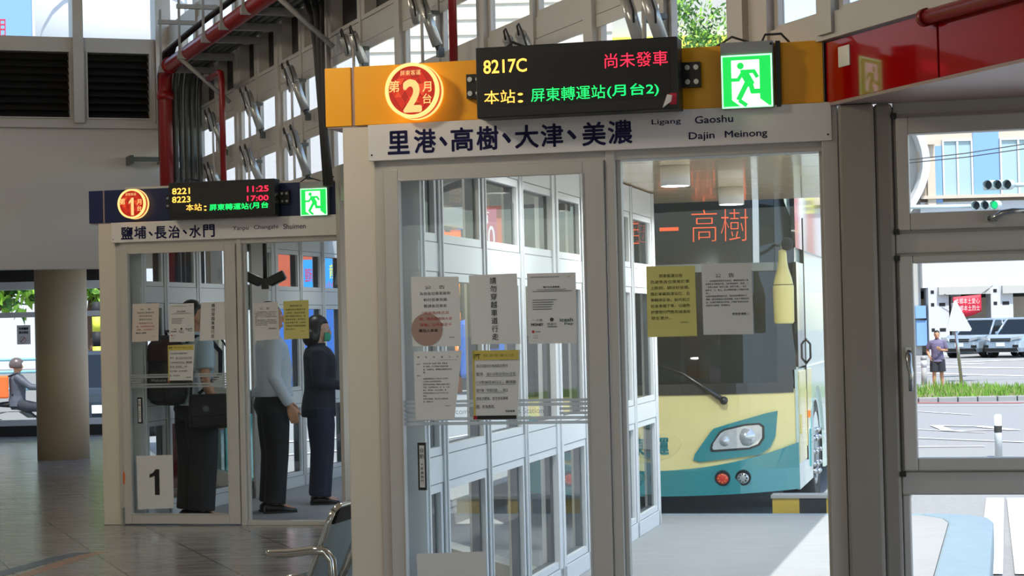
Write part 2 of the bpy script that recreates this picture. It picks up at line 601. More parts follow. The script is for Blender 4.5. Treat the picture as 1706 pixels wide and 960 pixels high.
# coloured band inlaid in the floor
def ribbon(name, pts, w0, m, label, z=0.002):
    mb = MB()
    pts = [V((p.x, p.y, 0)) for p in pts]
    L, R = [], []
    for i, p in enumerate(pts):
        d = (pts[min(i + 1, len(pts) - 1)] - pts[max(i - 1, 0)]).normalized()
        nrm = V((-d.y, d.x, 0)) * w0 / 2
        L.append(p + nrm); R.append(p - nrm)
    mb.prism([(p.x, p.y) for p in L] + [(p.x, p.y) for p in reversed(R)], 'xy', 0.0003, z)
    return mb.build(name, m)
mat('inlay_blue', '#56606c', 0.3)
mat('inlay_orange', '#9c7a64', 0.3)
path = [PZ(-40, 968), PZ(0, 957), PZ(50, 943), PZ(100, 929), PZ(140, 921)]
structure(ribbon('trim_1', path, 0.13, 'inlay_blue', ''))
path2 = [PZ(-40, 985), PZ(0, 972), PZ(50, 956), PZ(100, 940), PZ(150, 924), PZ(168, 920)]
structure(ribbon('trim_2', path2, 0.11, 'inlay_orange', ''))

# ---- long wall above the doors: bays of paired windows between deep posts
post_px = [(385, 230), (452, 170), (532, 120), (651, 90), (788, 60), (965, 30), (1228, 45), (1402, 25)]
posts = [-6.95, -5.25] + [MW.L(px, py, -.1)[0] for px, py in post_px]
posts[-1] = 7.6
posts += [9.3, 11.0]
rows = [(2.745, 3.12), (3.24, 3.60), (3.76, 4.18), (4.32, 4.70)]
mb = MB()
for i, x in enumerate(posts):
    wd = 0.19 if i == len(posts) - 4 else 0.06
    mb.box(x - wd, x + wd, -.055, .012, 2.66, 7.0)
    if wd > .1: mb.box(x - .10, x + .02, -.085, -.055, 2.66, 7.0)
x0, x1 = posts[0], posts[-1]
mb.box(x0, x1, -.04, .03, 2.64, 2.745)
for a, b in zip(rows, rows[1:]):
    mb.box(x0, x1, -.03, .012, a[1], b[0])
mb.box(x0, x1, -.03, .012, 4.70, 4.86)
mb.box(x0, x1, .0, .05, 5.35, 7.0)
structure(mb.build('wall_main', 'frame', mw=MW.m))
for i, (a, b) in enumerate(zip(posts, posts[1:])):
    fr = MB(); gl = MB(); lv = MB()
    mid = (a + b) / 2
    e = 0.20 if i == len(posts) - 4 else 0.07
    big = i == len(posts) - 4
    if not big: fr.box(mid - .025, mid + .025, -.045, .012, 2.745, 4.7)
    for c0, c1 in ([(a + e, b - .07)] if big else [(a + e, mid - .03), (mid + .03, b - (.20 if i == len(posts) - 5 else .07))]):
        for k, (z0, z1) in enumerate(rows):
            if k == 2:
                fr.ringbox(c0, c1, z0, z1, (.10, .04, .03, .03), -.04, .10)
                lv.box(c0 + .1, c1 - .04, .05, .06, z0 + .03, z1 - .03)
            elif k == 3:
                fr.ringbox(c0, c1, z0, z1, (.10, .04, .05, .05), -.04, .01)
                gl.box(c0 + .10, c1 - .04, .0, .006, z0 + .05, z1 - .05)
            else:
                fr.ringbox(c0, c1, z0, z1, (.035, .035, .018 if k == 0 else .035, .05), -.022, .01)
                fr.box(c0, c1, -.034, -.022, z1 - .07, z1 - .005)
                gl.box(c0 + .035, c1 - .035, .0, .004, z0 + .015, z1 - .05)
        gl.box(c0, c1, .0, .006, 4.87, 5.34)
    wo_ = structure(fr.build('window_%d' % (i + 1), 'frame', mw=MW.m))
    gl.build('glass', 'clear_glass', wo_)
    lv.build('louvre', 'louvre', wo_, label='dark louvre blades')
NWIN = len(posts)
# wall below the upper windows, glazed, between the two door sets and beyond door set one
def low_wall(name, xs):
    f = MB(); g = MB(); g2 = MB()
    for x in xs:
        f.box(x - .05, x + .05, -.05, .10, 0, 2.64)
    for z0, z1 in ((0, .10), (.80, .92), (1.75, 1.89), (2.45, 2.64)):
        f.box(xs[0], xs[-1], -.04, .09, z0, z1)
    for a, b in zip(xs, xs[1:]):
        for z0, z1 in ((.10, .80), (.92, 1.75), (1.89, 2.45)):
            f.ringbox(a + .05, b - .05, z0, z1, .045, -.03, .05)
            (g2 if z1 < 1 else g).box(a + .095, b - .095, .0, .006, z0 + .045, z1 - .045)
    o = structure(f.build(name, 'frame', mw=MW.m))
    g.build('glass', 'clear_glass', o)
    g2.build('lower_glass', 'teal_glass', o, label='teal tinted lower panes')
mb = MB(); g = MB()
mb.box(.02, .12, -.05, .10, 0, 2.64)
mb.box(.07, 4.1, -.04, .09, 0, .08); mb.box(.07, 4.1, -.04, .09, 2.48, 2.64)
g.box(.12, 4.05, .0, .008, .08, 2.48)
o = structure(mb.build('wall_middle', 'frame', mw=MW.m)); g.build('glass', 'clear_glass', o)
low_wall('wall_far', [-6.9, -5.9, -4.9, -3.9, -2.95])

# ---- end wall on the left: plaster band, louvres, high glazing
mb = MB()
mb.box(-11, 0.0, 0, .25, 2.225, 3.79)
mb.box(-11, 0.0, 0, .25, 5.5, 7.0)
structure(mb.build('wall_end', 'plaster', mw=LW.m))
us = [(-.17, -.96), (-1.03, -1.92), (-2.0, -2.9), (-2.98, -3.88), (-3.96, -4.86)]
for i, (b, a) in enumerate(us):
    fr = MB(); lv = MB(); gl = MB()
    fr.ringbox(a, b, 3.79, 4.62, .06, -.03, .2)
    fr.ringbox(a + .05, b - .05, 3.84, 4.57, .012, -.05, -.02)
    for k in range(9):
        z = 3.86 + k * .078
        lv.prism([(.02, z), (.10, z + .07), (.112, z + .065), (.032, z - .005)], 'yz', a + .06, b - .06)
    lv.box(a + .06, b - .06, .13, .14, 3.83, 4.57)
    fr.box(a, b, -.02, .2, 4.62, 4.72)
    gl.box(a + .04, b - .04, .06, .068, 4.72, 5.5)
    o = structure(fr.build('window_%d' % (NWIN + i), 'frame', mw=LW.m))
    lv.build('louvre', 'louvre', o, label='dark louvre blades')
    gl.build('glass', 'clear_glass', o)
mb = MB()
for x in (-.085, -1.0, -1.96, -2.94, -3.92):
    mb.box(x - .08 if x == -.085 else x - .055, x + .085 if x == -.085 else x + .055, -.09, .22, 3.79, 5.6)
mb.box(-11, 0, -.05, .2, 3.74, 3.79)
structure(mb.build('trim_3', 'frame', mw=LW.m))

# ---- glazed front far left, past the column
mb = MB(); gl = MB(); dk = MB()
mb.box(-14, -5.6, 30.0, 30.1, 1.80, 1.88)
mb.box(-14, -5.6, 30.0, 30.15, 2.22, 2.34)
mb.box(-14, -5.6, 30.0, 30.12, .16, .25)
dk.box(-14, -5.6, 29.98, 30.14, 0, .16)
dk.box(-14, -5.6, 30.0, 30.2, 2.34, 2.615)
for x in (-5.62, -8.2, -10.8, -13.4):
    mb.box(x - .05, x + .05, 29.99, 30.12, .16, 2.34)
gl.box(-14, -5.6, 30.05, 30.056, .25, 2.22)
o = structure(mb.build('window_%d' % (NWIN + 6), 'frame_white'))
gl.build('glass', 'clear_glass', o)
dk.build('threshold', 'louvre', o, label='dark band above and below the glazing')
p = PZ(97, 767)
mb = MB(); mb.cyl((p.x, p.y + .3, 0), (p.x, p.y + .3, 2.62), 0.315, n=48)
structure(mb.build('column', 'column_paint'))

# ---- glazed sides of the two passages
def passage(frame, length, cuts, thick, name):
    f = MB(); g = MB(); rv = MB()
    f.box(.04, length, -.03, .06, 0, .10)
    for z0, z1 in ((.80, .92), (1.755, 1.885), (2.28, 2.46)):
        f.box(.04, length, -.022, .05, z0, z1)
    for i, x in enumerate(cuts):
        wd = .085 if i in thick else .035
        f.box(x - wd, x + wd, -.03, .075, 0, 2.46)
        f.box(x - .005, x + .005, -.038, -.03, 0, 2.46)
    for a, b in zip(cuts, cuts[1:]):
        a2, b2 = a + .036, b - .036
        for z0, z1, gz in ((.10, .80, .042), (.92, 1.755, .042), (1.885, 2.28, .042)):
            f.ringbox(a2, b2, z0, z1, gz, -.02, .045)
            g.box(a2 + gz, b2 - gz, -.004, .002, z0 + gz, z1 - gz)
            rv.ringbox(a2 - .004, b2 + .004, z0 - .004, z1 + .004, .008, -.0215, -.019)
            rv.ringbox(a2 + gz - .004, b2 - gz + .004, z0 + gz - .004, z1 - gz + .004, (.004, .016, .006, .006), .004, .048)  # dark colour stands in for shade on the outer reveal
    o = structure(f.build(name, 'frame_white', mw=frame.m))
    g.build('glass', 'clear_glass', o)
    rv.build('gasket', 'gasket_shade', o, label='dark gaskets and outer reveals')
passage(CW2, 6.36, [.09, .40, 1.21, 2.02, 2.87, 3.67, 4.48, 5.40, 6.31], (4,), 'wall_passage_near')
c1 = [.09] + [CW1.L(px, 430)[0] for px in (271, 325, 390, 453, 497, 534, 567)]
passage(CW1, c1[-1] + .06, c1, (4,), 'wall_passage_far')

# ---- window wall on the right with the red fascia over it
f = MB(); g = MB()
f.box(.245, 2.2, 0, .1, 2.32, 2.385)
for a in (.245, 1.22):
    b = a + .93
    f.box(a, b, -.01, .1, 1.755, 1.84)
    f.box(a, b, -.012, .1, .775, .868)
    f.box(a - .0, a + .03, 0, .1, 0, .775)
    f.box(a - .003, a + .014, 0, .06, .775, 2.33); f.box(b - .012, b + .002, 0, .06, .775, 2.33)
    for z0 in (.864, 1.742, 1.836, 2.306): f.box(a, b, 0, .06, z0, z0 + .018)
    f.box(b, b + .05, -.03, .12, 0, 2.385)
    f.ringbox(a + .012, b - .01, 1.85, 2.31, (.05, .05, .07, .07), -.035, .04)
    f.ringbox(a + .012, b - .01, .875, 1.745, (.055, .055, .05, .03), -.035, .04)
    g.box(a + .05, b - .05, .0, .006, 1.91, 2.25)
    g.box(a + .05, b - .05, .0, .006, .92, 1.72)
    g.box(a + .02, b, .03, .036, 0.02, .775)
f.box(.245, 2.2, 0, .1, 0, .02)
structure(MB().box(.03, .172, -.07, .12, 0, 2.37).box(.172, .243, -.03, .12, 0, 2.37).build('trim_7', 'post_brown', mw=RW.m, bevel=.012))
wr = structure(f.build('window_%d' % (NWIN + 7), 'frame', mw=RW.m, bevel=.006))
g.build('glass', 'clear_glass', wr)
k = MB()
for z in (2.325, 1.852, 1.745, .868):
    k.box(.243, .262, -.037, -.005, z - .018, z + .004)
k.box(.262, 1.17, -.01, .0, 2.296, 2.312)
k.build('gasket', 'black_metal', wr, label='black corner gaskets')
h = MB()
h.tube([(.287, -.045, 1.355), (.287, -.07, 1.34), (.289, -.075, 1.30), (.296, -.085, 1.27), (.294, -.08, 1.235), (.293, -.075, 1.20)], [.012, .013, .012, .011, .010, .009])
h.box(.275, .299, -.05, -.035, 1.33, 1.375)
h.build('handle', 'steel', wr, label='chrome lever handle')
h = MB()
h.tube([(.62, -.045, 1.885), (.64, -.07, 1.886), (.67, -.08, 1.905), (.71, -.075, 1.912), (.76, -.07, 1.912)], [.012, .013, .012, .011, .009])
h.box(.605, .65, -.05, -.035, 1.873, 1.9)
h.build('handle', 'steel', wr, label='chrome lever handle')

fa = MB()
fa.box(.0, .83, -.02, .25, 2.385, 2.634)
fa.box(.843, 7.9, -.02, .25, 2.385, 2.634)
fa.box(.83, .843, -.006, .25, 2.385, 2.634, 1)
fa.box(-.012, .0, -.03, .2, 2.385, 2.65, 1)
fas = tag(fa.build('fascia', ['red_panel', 'black_metal'], mw=RH.m, bevel=.002), 'glossy red fascia beam above the window wall on the right', 'fascia')
x, z = RH.L(1412, 92, -.021)
q = MB(); q.box(.108, .198, -.026, -.02, z - .042, z + .042)
q.build('cover_plate', 'white_enamel', fas, label='cream square cover plate', bevel=.008)
x, z = RH.L(1538, 30, -.05)
q = MB()
q.tube([(x, -.05, z), (x + 7, -.05, z)], .028, n=20)
q.cyl((x, -.05, z), (x + .03, -.05, z), .034, n=20)
q.cyl((x + .05, -.05, z), (x + .05, .0, z), .012)
q.build('top_rail', 'red_pipe', fas)
so = MB()
a, b, c = P(RH, 0, -.02), P(RH, 7.0, -.02), P(RW, 2.25, 0)
so.prism([P(RW, -.01, -.0), a, b, c], 'xy', 2.372, 2.385)
structure(so.build('trim_4', 'soffit'))

# ---- canopy over the passages and bus bays
def canopy(fr, x0, x1, y0, y1, name, z0=2.47):
    mb = MB()
    mb.box(x0, x1, y0, y1, z0 + .012, z0 + .22, 1)
    n = 9
    for i in range(n):
        a = y0 + (y1 - y0) * i / n
        b = y0 + (y1 - y0) * (i + 1) / n
        mb.box(x0, x1, a + .006, b - .006, z0, z0 + .012, 0)
    return structure(mb.build(name, ['canopy_metal', 'canopy_top'], mw=fr.m))
canopy(D2, -.02, 1.92, .32, 7.75, 'canopy')
flat('canopy_side', [P(MW, 4.1, .16), P(MW, 1.3, .16), P(D2, -2.1, 7.2), P(D2, -.03, 7.2), P(D2, -.03, 2.9)], 2.47, 2.69, 'canopy_top')
canopy(D1, .05, 1.75, .32, 4.6, 'canopy_far')
LAMP_W = 34.0
lamp_pts = [((1.03, 12.3), 'white cylinder lamp under the metal soffit, nearer and larger of the two above the bus'), ((1.61, 14.4), 'white cylinder lamp under the metal soffit, farther and smaller of the two above the bus'),
            ((.45, 10.2), 'white cylinder lamp under the soffit just inside the near door set'), ((-1.95, 17.0), 'white cylinder lamp under the soffit of the far passage, above the waiting people'), ((-1.45, 19.2), 'white cylinder lamp deepest in the far passage')]  # the last three are unseen, added to brighten the passages
for (x, y), lab in lamp_pts:
    r, z = .0925, 2.343
    mb = MB(); mb.lathe([(r - .012, .03), (r - .012, .002), (r, .0), (r, 2.469 - z), (.001, 2.469 - z)], n=32, cap=False)
    o = tag(mb.build('downlight', 'white_enamel', mw=Matrix.Translation((x, y, z))), lab, 'lamp', 'cylinder lamps under the canopy')
    mb = MB(); mb.cyl((0, 0, .022), (0, 0, .03), r - .013, n=32)
    mb.build('bulb_disc', 'lamp_glow', o)
    l = bpy.data.lights.new('added_beam', 'AREA')  # beam added inside each cylinder to brighten platform, passage and bus
    l.shape = 'DISK'; l.size = .15; l.energy = (LAMP_W * (.45 if x < .5 else 1 if x < 1.5 else 1.45)) if x > 0 else 4.0; l.color = (.95, .98, 1.0)
    lo = bpy.data.objects.new('added_beam', l); COL.objects.link(lo); lo.parent = o; lo.location = (0, 0, .015)

# ---- platforms and their kerbs
def platform(fr, name):
    pts = [(.02, .0), (2.3, .0), (2.3, 6.5), (2.25, 6.8), (2.08, 7.07), (.02, 7.07)]
    flat(name, [P(fr, *q) for q in pts], -.3, -.002, 'concrete')
    k = MB()
    arc = [(2.62, 6.55), (2.58, 6.85), (2.45, 7.05), (2.2, 7.15)]
    outer = [(2.62, -.0)] + arc + [(.02, 7.15)]
    inner = [(.02, 7.07), (2.08, 7.07), (2.25, 6.8), (2.3, 6.5), (2.3, .0)]
    k.prism([P(fr, *q) for q in outer + inner], 'xy', -.3, .004)
    structure(k.build(name + '_kerb', 'kerb_blue', bevel=.02))
platform(D2, 'platform_floor_near')
pts = [(.02, .0), (2.2, .0), (2.2, 7.1), (.02, 7.1)]
flat('platform_floor_far', [P(D1, *q) for q in pts], -.3, -.002, 'concrete')

# ---- back wall and unseen globe lamps added to brighten the hall
structure(MB().box(-5.0, 8.6, -12.2, -12, 0, 7).build('wall_back', 'plaster'))
structure(MB().box(-14, -5.0, -12.2, -12, 3.2, 7).build('wall_back_upper', 'plaster'))
for x, y, k, lab in [(-2.0, 7.6, .6, 'nearest the yellow header beam'), (-5.0, 11.8, 1.1, 'before the navy header beam'), (-6.5, 16.0, .35, 'nearest the round column'), (-5.0, -1.5, .7, 'nearest the back wall')]:
    root = empty('added_globe_lamp', Matrix.Translation((x, y, 3.5 if y == 7.6 else 5.0)), 'white globe lamp hanging from the hall roof, ' + lab, 'lamp', 'globe lamps of the hall')
    t = MB(); t.lathe([(.07, .18), (.09, .30), (.06, .40), (.001, .40)], n=32, cap=False); t.build('cap', 'white_enamel', root)
    t = MB(); t.cyl((0, 0, .36), (0, 0, 3.5 if y == 7.6 else 2.0), .012, n=8); t.build('stem', 'conduit', root)
    t = MB(); t.ell((0, 0, 0), .20 * k ** .5, 24, 16); t.build('globe', 'fill_globe_glow', root)
# ------------------------------------------------------------------ the two door sets
def door_set(fr, n, full):
    w_ = structure(MB().box(.10, .142, .0, .12, 0, 2.24).box(.10, 2.10, .0, .12, 2.19, 2.24).box(1.125, 1.165, -.01, .12, 0, 2.24)
                   .box(2.035, 2.10, -.02, .12, 0, 2.39).box(1.165, 2.035, .0, .08, 0, .035).box(1.165, 1.185, .02, .07, .035, 2.2).box(2.018, 2.035, .02, .07, .035, 2.2)
                   .build('door_%d' % n, 'frame', mw=fr.m, bevel=.003))
    MB().box(1.185, 2.018, .04, .046, .035, 2.225).build('side_glass', 'door_glass', w_)
    lf = MB()
    lf.ringbox(.146, 1.118, .012, 2.19, (.064, .09, .078, .05), -.02, .03)
    lf.ringbox(.207, 1.031, .087, 2.143, .006, -.026, .0)
    leaf = lf.build('sliding_leaf', 'frame', w_, bevel=.003)
    MB().box(.21, 1.028, .0, .006, .09, 2.14).build('glass', 'door_glass', leaf)
    if n == 1:
        g = MB(); g.box(.132, .15, -.03, -.018, .0, .14); g.build('floor_guide', 'steel', leaf)
        g = MB(); g.prism([(.140, .33), (.152, .32), (.156, .40), (.147, .43), (.142, .42)], 'xz', -.023, -.02); g.build('tape_mark', 'shop_orange', leaf, label='orange tape mark')
    # etched band and lettering
    st = MB()
    Lz = lambda py: D2.L(780, py, -.003)[1]
    for py, hh, a, b in ((668.7, .006, .212, 1.026), (675.4, .007, .212, 1.026), (697.8, .007, .212, 1.026), (705.5, .007, .212, 1.026)):
        z = Lz(py)
        st.box(a, b, -.0035, -.0015, z - hh, z + hh)
    for py in (683, 690.3):
        z = Lz(py)
        st.box(.212, .30, -.0035, -.0015, z - .006, z + .006)
        st.box(.90, 1.026, -.0035, -.0015, z - .006, z + .006)
    st.build('etched_stripes', 'film', leaf, label='frosted horizontal stripes')
    x0, x1 = D2.L(738, 690)[0], D2.L(906, 690)[0]
    t = MB(); t.text('Welcome to Pingtung Bus Station', x0, Lz(687), .03, y=-.004, align='l', w=x1 - x0, h=.03)
    t.build('etched_lettering', 'film_text' if n == 2 else 'film', leaf, label='small lettering Welcome Bus Station')
    pl = MB(); pl.box(.270, .307, -.012, 0, .80, 1.005)
    p_ = pl.build('touch_plate', 'black_metal', leaf, label='black framed touch plate')
    q = MB(); q.box(.278, .300, -.0135, -.012, .812, .993); q.build('touch_strip', 'paper', p_)
    q = MB()
    for i, ch in enumerate('自動'):
        q.text(ch, .289, .972 - i * .026, .02, y=-.0142, h=.02)
    q.cyl((.289, -.0142, .912), (.289, -.0137, .912), .003, n=8)
    for i, ch in enumerate('輕觸開門'):
        q.text(ch, .289, .893 - i * .018, .012, y=-.0142, h=.012)
    q.build('touch_text', 'ink', p_)
    # painted post beside the door
    structure(MB().box(-.048, .102, .01, .30, 0, 2.39).build('trim_%d' % (4 + n), 'cream', mw=fr.m, bevel=.006))

    # header beam with its short return
    hd = MB()
    hd.box(.015, 2.078, 0, .28, 2.39, 2.648)
    hd.box(-.122, -.002, .005, .28, 2.39, 2.648)
    cname = 'yellow' if n == 2 else 'navy blue'
    h_ = tag(hd.build('header_beam', 'yellow_panel' if n == 2 else 'navy_panel', mw=fr.m, bevel=.003),
             '%s header beam over the %s door set' % (cname, 'nearer' if n == 2 else 'farther'), 'header')
    q = MB(); q.box(-.002, .015, .012, .28, 2.392, 2.646); q.box(-.115, 2.07, .01, .27, 2.383, 2.39)
    q.build('joint', 'soffit', h_, label='brown joint strip and underside')
    # destination board
    b_ = tag(MB().box(.082, 2.078, -.028, -.001, 2.23, 2.387).build('destination_board', 'board_white', mw=fr.m, bevel=.002),
             'long white board reading 里港、高樹、大津、美濃 under the yellow beam' if n == 2 else 'long white board reading 鹽埔、長治、水門 under the navy beam', 'sign')
    q = MB()
    for x in (.098, 2.062):
        q.cyl((x, -.031, 2.255), (x, -.028, 2.255), .004, n=10)
    q.build('screw', 'black_metal', b_)
    t = MB(); e = MB()
    def boxed(mbx, s, p0, p1, y=-.0295, bold=0.0):
        xa, za = fr.L(*p0, y); xb, zb = fr.L(*p1, y)
        mbx.text(s, (xa + xb) / 2, (za + zb) / 2, 1, y=y, bold=bold, w=xb - xa, h=abs(zb - za))
    if n == 2:
        for s, x0p, y0p, x1p, y1p in (('里', 647, 218, 681, 257), ('港', 691, 215, 725, 255), ('、', 733, 228, 744, 243), ('高', 752, 212, 787, 252), ('樹', 795, 210, 829, 250),
                                      ('、', 838, 222, 850, 238), ('大', 859, 208, 896, 247), ('津', 902, 206, 937, 245), ('、', 946, 217, 959, 232), ('美', 971, 203, 1008, 243), ('濃', 1014, 200, 1052, 240)):
            boxed(t, s, (x0p, y1p), (x1p, y0p), bold=.024)
        for s, x0p, y0p, x1p, y1p in (('Ligang', 1086, 197, 1134, 210), ('Gaoshu', 1158, 191, 1221, 206), ('Dajin', 1148, 219, 1190, 236), ('Meinong', 1208, 215, 1278, 233)):
            boxed(e, s, (x0p, y1p), (x1p, y0p), bold=.012)
    else:
        for s, x0p, y0p, x1p, y1p in (('鹽', 202, 378, 221, 399), ('埔', 224, 377, 243, 398), ('、', 248, 386, 254, 393), ('長', 258, 377, 277, 398), ('治', 281, 376, 299, 397), ('、', 305, 383, 311, 390), ('水', 316, 375, 334, 396), ('門', 339, 374, 357, 395)):
            boxed(t, s, (x0p, y1p), (x1p, y0p), bold=.024)
        for s, x0p, y0p, x1p, y1p in (('Yanpu', 388, 376, 414, 386), ('Changzhi', 423, 374, 463, 384), ('Shuimen', 472, 372, 509, 382)):
            boxed(e, s, (x0p, y1p), (x1p, y0p), bold=.006)
    t.build('place_names', 'ink_blue', b_, label='dark blue Chinese lettering')
    e.build('place_names_latin', 'ink_blue', b_, label='small romanised place names')

    # number disc
    if n == 2: c, rp, yo = (686, 150.5), 46, -.075
    else: c, rp, yo = (219, 339.5), 24.5, -.075
    cx, cz = fr.L(*c, yo)
    rad = rp / (F_PX / (fr.W(cx, yo).y))
    d_ = MB(); d_.cyl((cx, yo + .002, cz), (cx, .0, cz), rad * .97, n=48)
    dsc = tag(d_.build('number_disc', 'disc_red_dark', mw=fr.m), 'round glowing orange platform sign with numeral %d on the %s beam' % (n, cname.split()[0]), 'sign')
    q = MB(); q.lathe([(rad * .88, -.004), (rad * .90, .008), (rad, .008), (rad, -.02), (rad * .93, -.022)], (cx, yo, cz), 48, axis='y', cap=False)
    q.lathe([(rad, -.075), (rad * 1.03, -.07), (rad * 1.03, -.055), (rad, -.05)], (cx, yo, cz), 48, axis='y', cap=False)
    q.build('glowing_rim', 'disc_ring', dsc, label='glowing cream rim')
    q = MB()
    rnd = random.Random(4)
    for i in range(-7, 8):
        for j in range(-7, 8):
            s_ = rad * .26
            for up in (0, 1):
                x0_ = cx + (i + j * .5) * s_; z0_ = cz + j * s_ * .866
                tri = [(x0_, z0_), (x0_ + s_, z0_), (x0_ + s_ / 2, z0_ + s_ * .866)] if up else [(x0_ + s_, z0_), (x0_ + s_ * 1.5, z0_ + s_ * .866), (x0_ + s_ / 2, z0_ + s_ * .866)]
                if all((a - cx) ** 2 + (b - cz) ** 2 < (rad * .88) ** 2 for a, b in tri):
                    q.face([(a, yo - .001, b) for a, b in tri], rnd.choice((0, 0, 1, 2)))
    q.build('triangle_pattern', ['disc_red', 'disc_red_dark', 'disc_red_light'], dsc)
    q = MB()
    q.text('屏東客運', cx - rad * .03, cz + rad * .64, 1, y=yo - .003, w=rad * .78, h=rad * .19)
    q.text('第', cx - rad * .66, cz + rad * .17, 1, y=yo - .003, h=rad * .42, bold=.01)
    q.text('月', cx + rad * .58, cz + rad * .10, 1, y=yo - .003, h=rad * .36, bold=.008)
    q.text('台', cx + rad * .58, cz - rad * .33, 1, y=yo - .003, h=rad * .36, bold=.008)
    if n == 2:
        q.text('2', cx + rad * .02, cz - rad * .20, 1, y=yo - .003, w=rad * .60, h=rad * 1.10, bold=.035)
    else:
        q.face([(cx + rad * (-.47 + u_ * .95), yo - .003, cz + rad * (-.80 + v_ * 1.2)) for u_, v_ in ((.30, .78), (.46, .93), (.50, 1.0), (.68, 1.0), (.68, .0), (.46, .0), (.46, .76), (.30, .64))])
    q.build('lettering', 'disc_glyph', dsc, label='glowing characters 屏東客運 第%d月台' % n)

    # LED display
    if n == 2: tl, tr, bl = (792, 79.5), (1128, 61), (796, 197.5)
    else: tl, tr, bl = (280.5, 304), (456.5, 298), (283, 366)
    yl = -.15
    x0, zt = fr.L(*tl, yl); x1, zt2 = fr.L(*tr, yl); _, zb = fr.L(*bl, yl)
    zt = (zt + zt2) / 2
    bx = MB(); bx.box(x0, x1, yl, -.03, zb, zt)
    led = tag(bx.build('led_display', 'black_metal', mw=fr.m, bevel=.004), 'black LED departure display showing %s' % ('8217C and 尚未發車' if n == 2 else '8221 11:25 and 8223 17:00'), 'display')
    ym = yl - .002
    ins = .03
    q = MB(); q.box(x0 + ins, x1 - ins * 1.1, ym, yl + .01, zb + ins * 1.6, zt - ins * 1.25); q.build('led_matrix', 'led_face', led, label='dark dotted LED matrix')
    for xx, sg in ((x0, -1), (x1, 1)):
        br = MB(); br.box(min(xx, xx + sg * .075), max(xx, xx + sg * .075), -.034, -.001, (zt + zb) / 2 - .05, (zt + zb) / 2 + .055)
        bk_ = br.build('bracket', 'black_metal', led)
        sc_ = MB()
        for dx in (.022, .058):
            for dz in (-.028, .032):
                sc_.cyl((xx + sg * dx, -.042, (zt + zb) / 2 + dz), (xx + sg * dx, -.034, (zt + zb) / 2 + dz), .011, n=12)
        sc_.build('bracket_screws', 'steel', bk_)
    def led_text(name, m, items):
        q = MB()
        for s, a, b, bold in items:
            xa, za = fr.L(*a, ym - .001); xb, zb_ = fr.L(*b, ym - .001)
            q.text(s, (xa + xb) / 2, (za + zb_) / 2, 1, y=ym - .0015, w=xb - xa, h=abs(zb_ - za), bold=bold)
        q.build(name, m, led, label='glowing %s characters' % m.split('_')[1])
    if n == 2:
        led_text('led_characters', 'led_amber', [('8217C', (806, 123), (877, 97), .012), ('本站', (807, 174), (858, 149), .0), ('：', (863, 171), (871, 155), .01)])
        led_text('led_characters', 'led_red', [('尚未發車', (1008, 114), (1112, 84), -.006)])
        led_text('led_characters', 'led_green', [('屏東轉運站', (885, 170), (1008, 141), -.004), ('(月台2)', (1012, 164), (1097, 137), .004)])
        ck = MB(); ck.prism([(x1 - .065, zb + .006), (x1 - .045, zb + .06), (x1 - .025, zb + .055), (x1 - .03, zb + .03)], 'xz', ym - .012, ym - .002)
        ck.build('peeling_sticker', 'white_enamel', led, label='peeling cream sticker')
        ck = MB(); ck.box(x1 - .037, x1 - .008, yl - .003, yl, zb + .018, zb + .065); ck.build('corner_sticker', 'sign_red', led, label='red corner sticker')
    else:
        led_text('led_characters', 'led_amber', [('8221', (287, 324), (316, 313), .012), ('8223', (287, 338), (317, 327), .012), ('本站', (310, 352), (336, 339), .0), ('：', (340, 351), (344, 343), .01)])
        led_text('led_characters', 'led_red', [('11:25', (412, 320), (447, 309), .008), ('17:00', (412, 335), (447, 325), .008)])
        led_text('led_characters', 'led_green', [('屏東轉運站', (349, 351), (414, 338), .004), ('(月台', (416, 349), (447, 336), .004)])
    cb = MB()
    cb.tube([(x0 + .10, -.05, zt), (x0 + .13, -.02, zt + .035), (x0 + .17, .05, zt + .02), (x0 + .22, .1, 2.655)], .006)
    cb.tube([(x1 + .12, .1, 2.655), (x1 + .2, .05, 2.69), (x1 + .3, .08, 2.655)], .005)
    cb.build('cable', 'dark_cable', led)

    # emergency exit sign
    if n == 2: tl, br_ = (1201, 92), (1288, 177)
    else: tl, br_ = (500, 315), (545, 358)
    ye = -.06
    xa, za = fr.L(*tl, ye); xb, zb = fr.L(*br_, ye)
    zt_ = fr.L((tl[0] + br_[0]) / 2, (92 + 90) / 2 if n == 2 else 314, ye)[1]
    W_, H_ = xb - xa, (zt_ - zb)
    ex = MB(); ex.box(xa - .003, xb + .003, ye + .004, -.001, zb - .003, zt_ + .055)
    exo = tag(ex.build('exit_sign', 'grey_paint', mw=fr.m, bevel=.003), 'green running man exit sign on the %s beam' % cname.split()[0], 'sign')
    q = MB(); q.box(xa, xb, ye, ye + .02, zb, zt_); q.build('lit_panel', 'exit_green', exo, label='lit green panel')
    q = MB(); q.ringbox(xa, xb, zb, zt_, .006, ye - .001, ye + .01); q.build('lit_edge', 'exit_edge', exo)
    U = lambda u, v: (xa + W_ * u, zb + H_ * v)
    q = MB()
    q.prism([U(.20, .15), U(.20, .90), U(.75, .90), U(.75, .16), U(.92, .03), U(.36, .03)], 'xz', ye - .002, ye - .0005)
    q.build('doorway_symbol', 'exit_white', exo, label='white doorway shape')
    q = MB()
    yy = (ye - .0035, ye - .0025)
    c0 = U(.38, .79)
    q.prism([(c0[0] + math.cos(t * PI / 10) * W_ * .067, c0[1] + math.sin(t * PI / 10) * W_ * .067) for t in range(20)], 'xz', *yy)
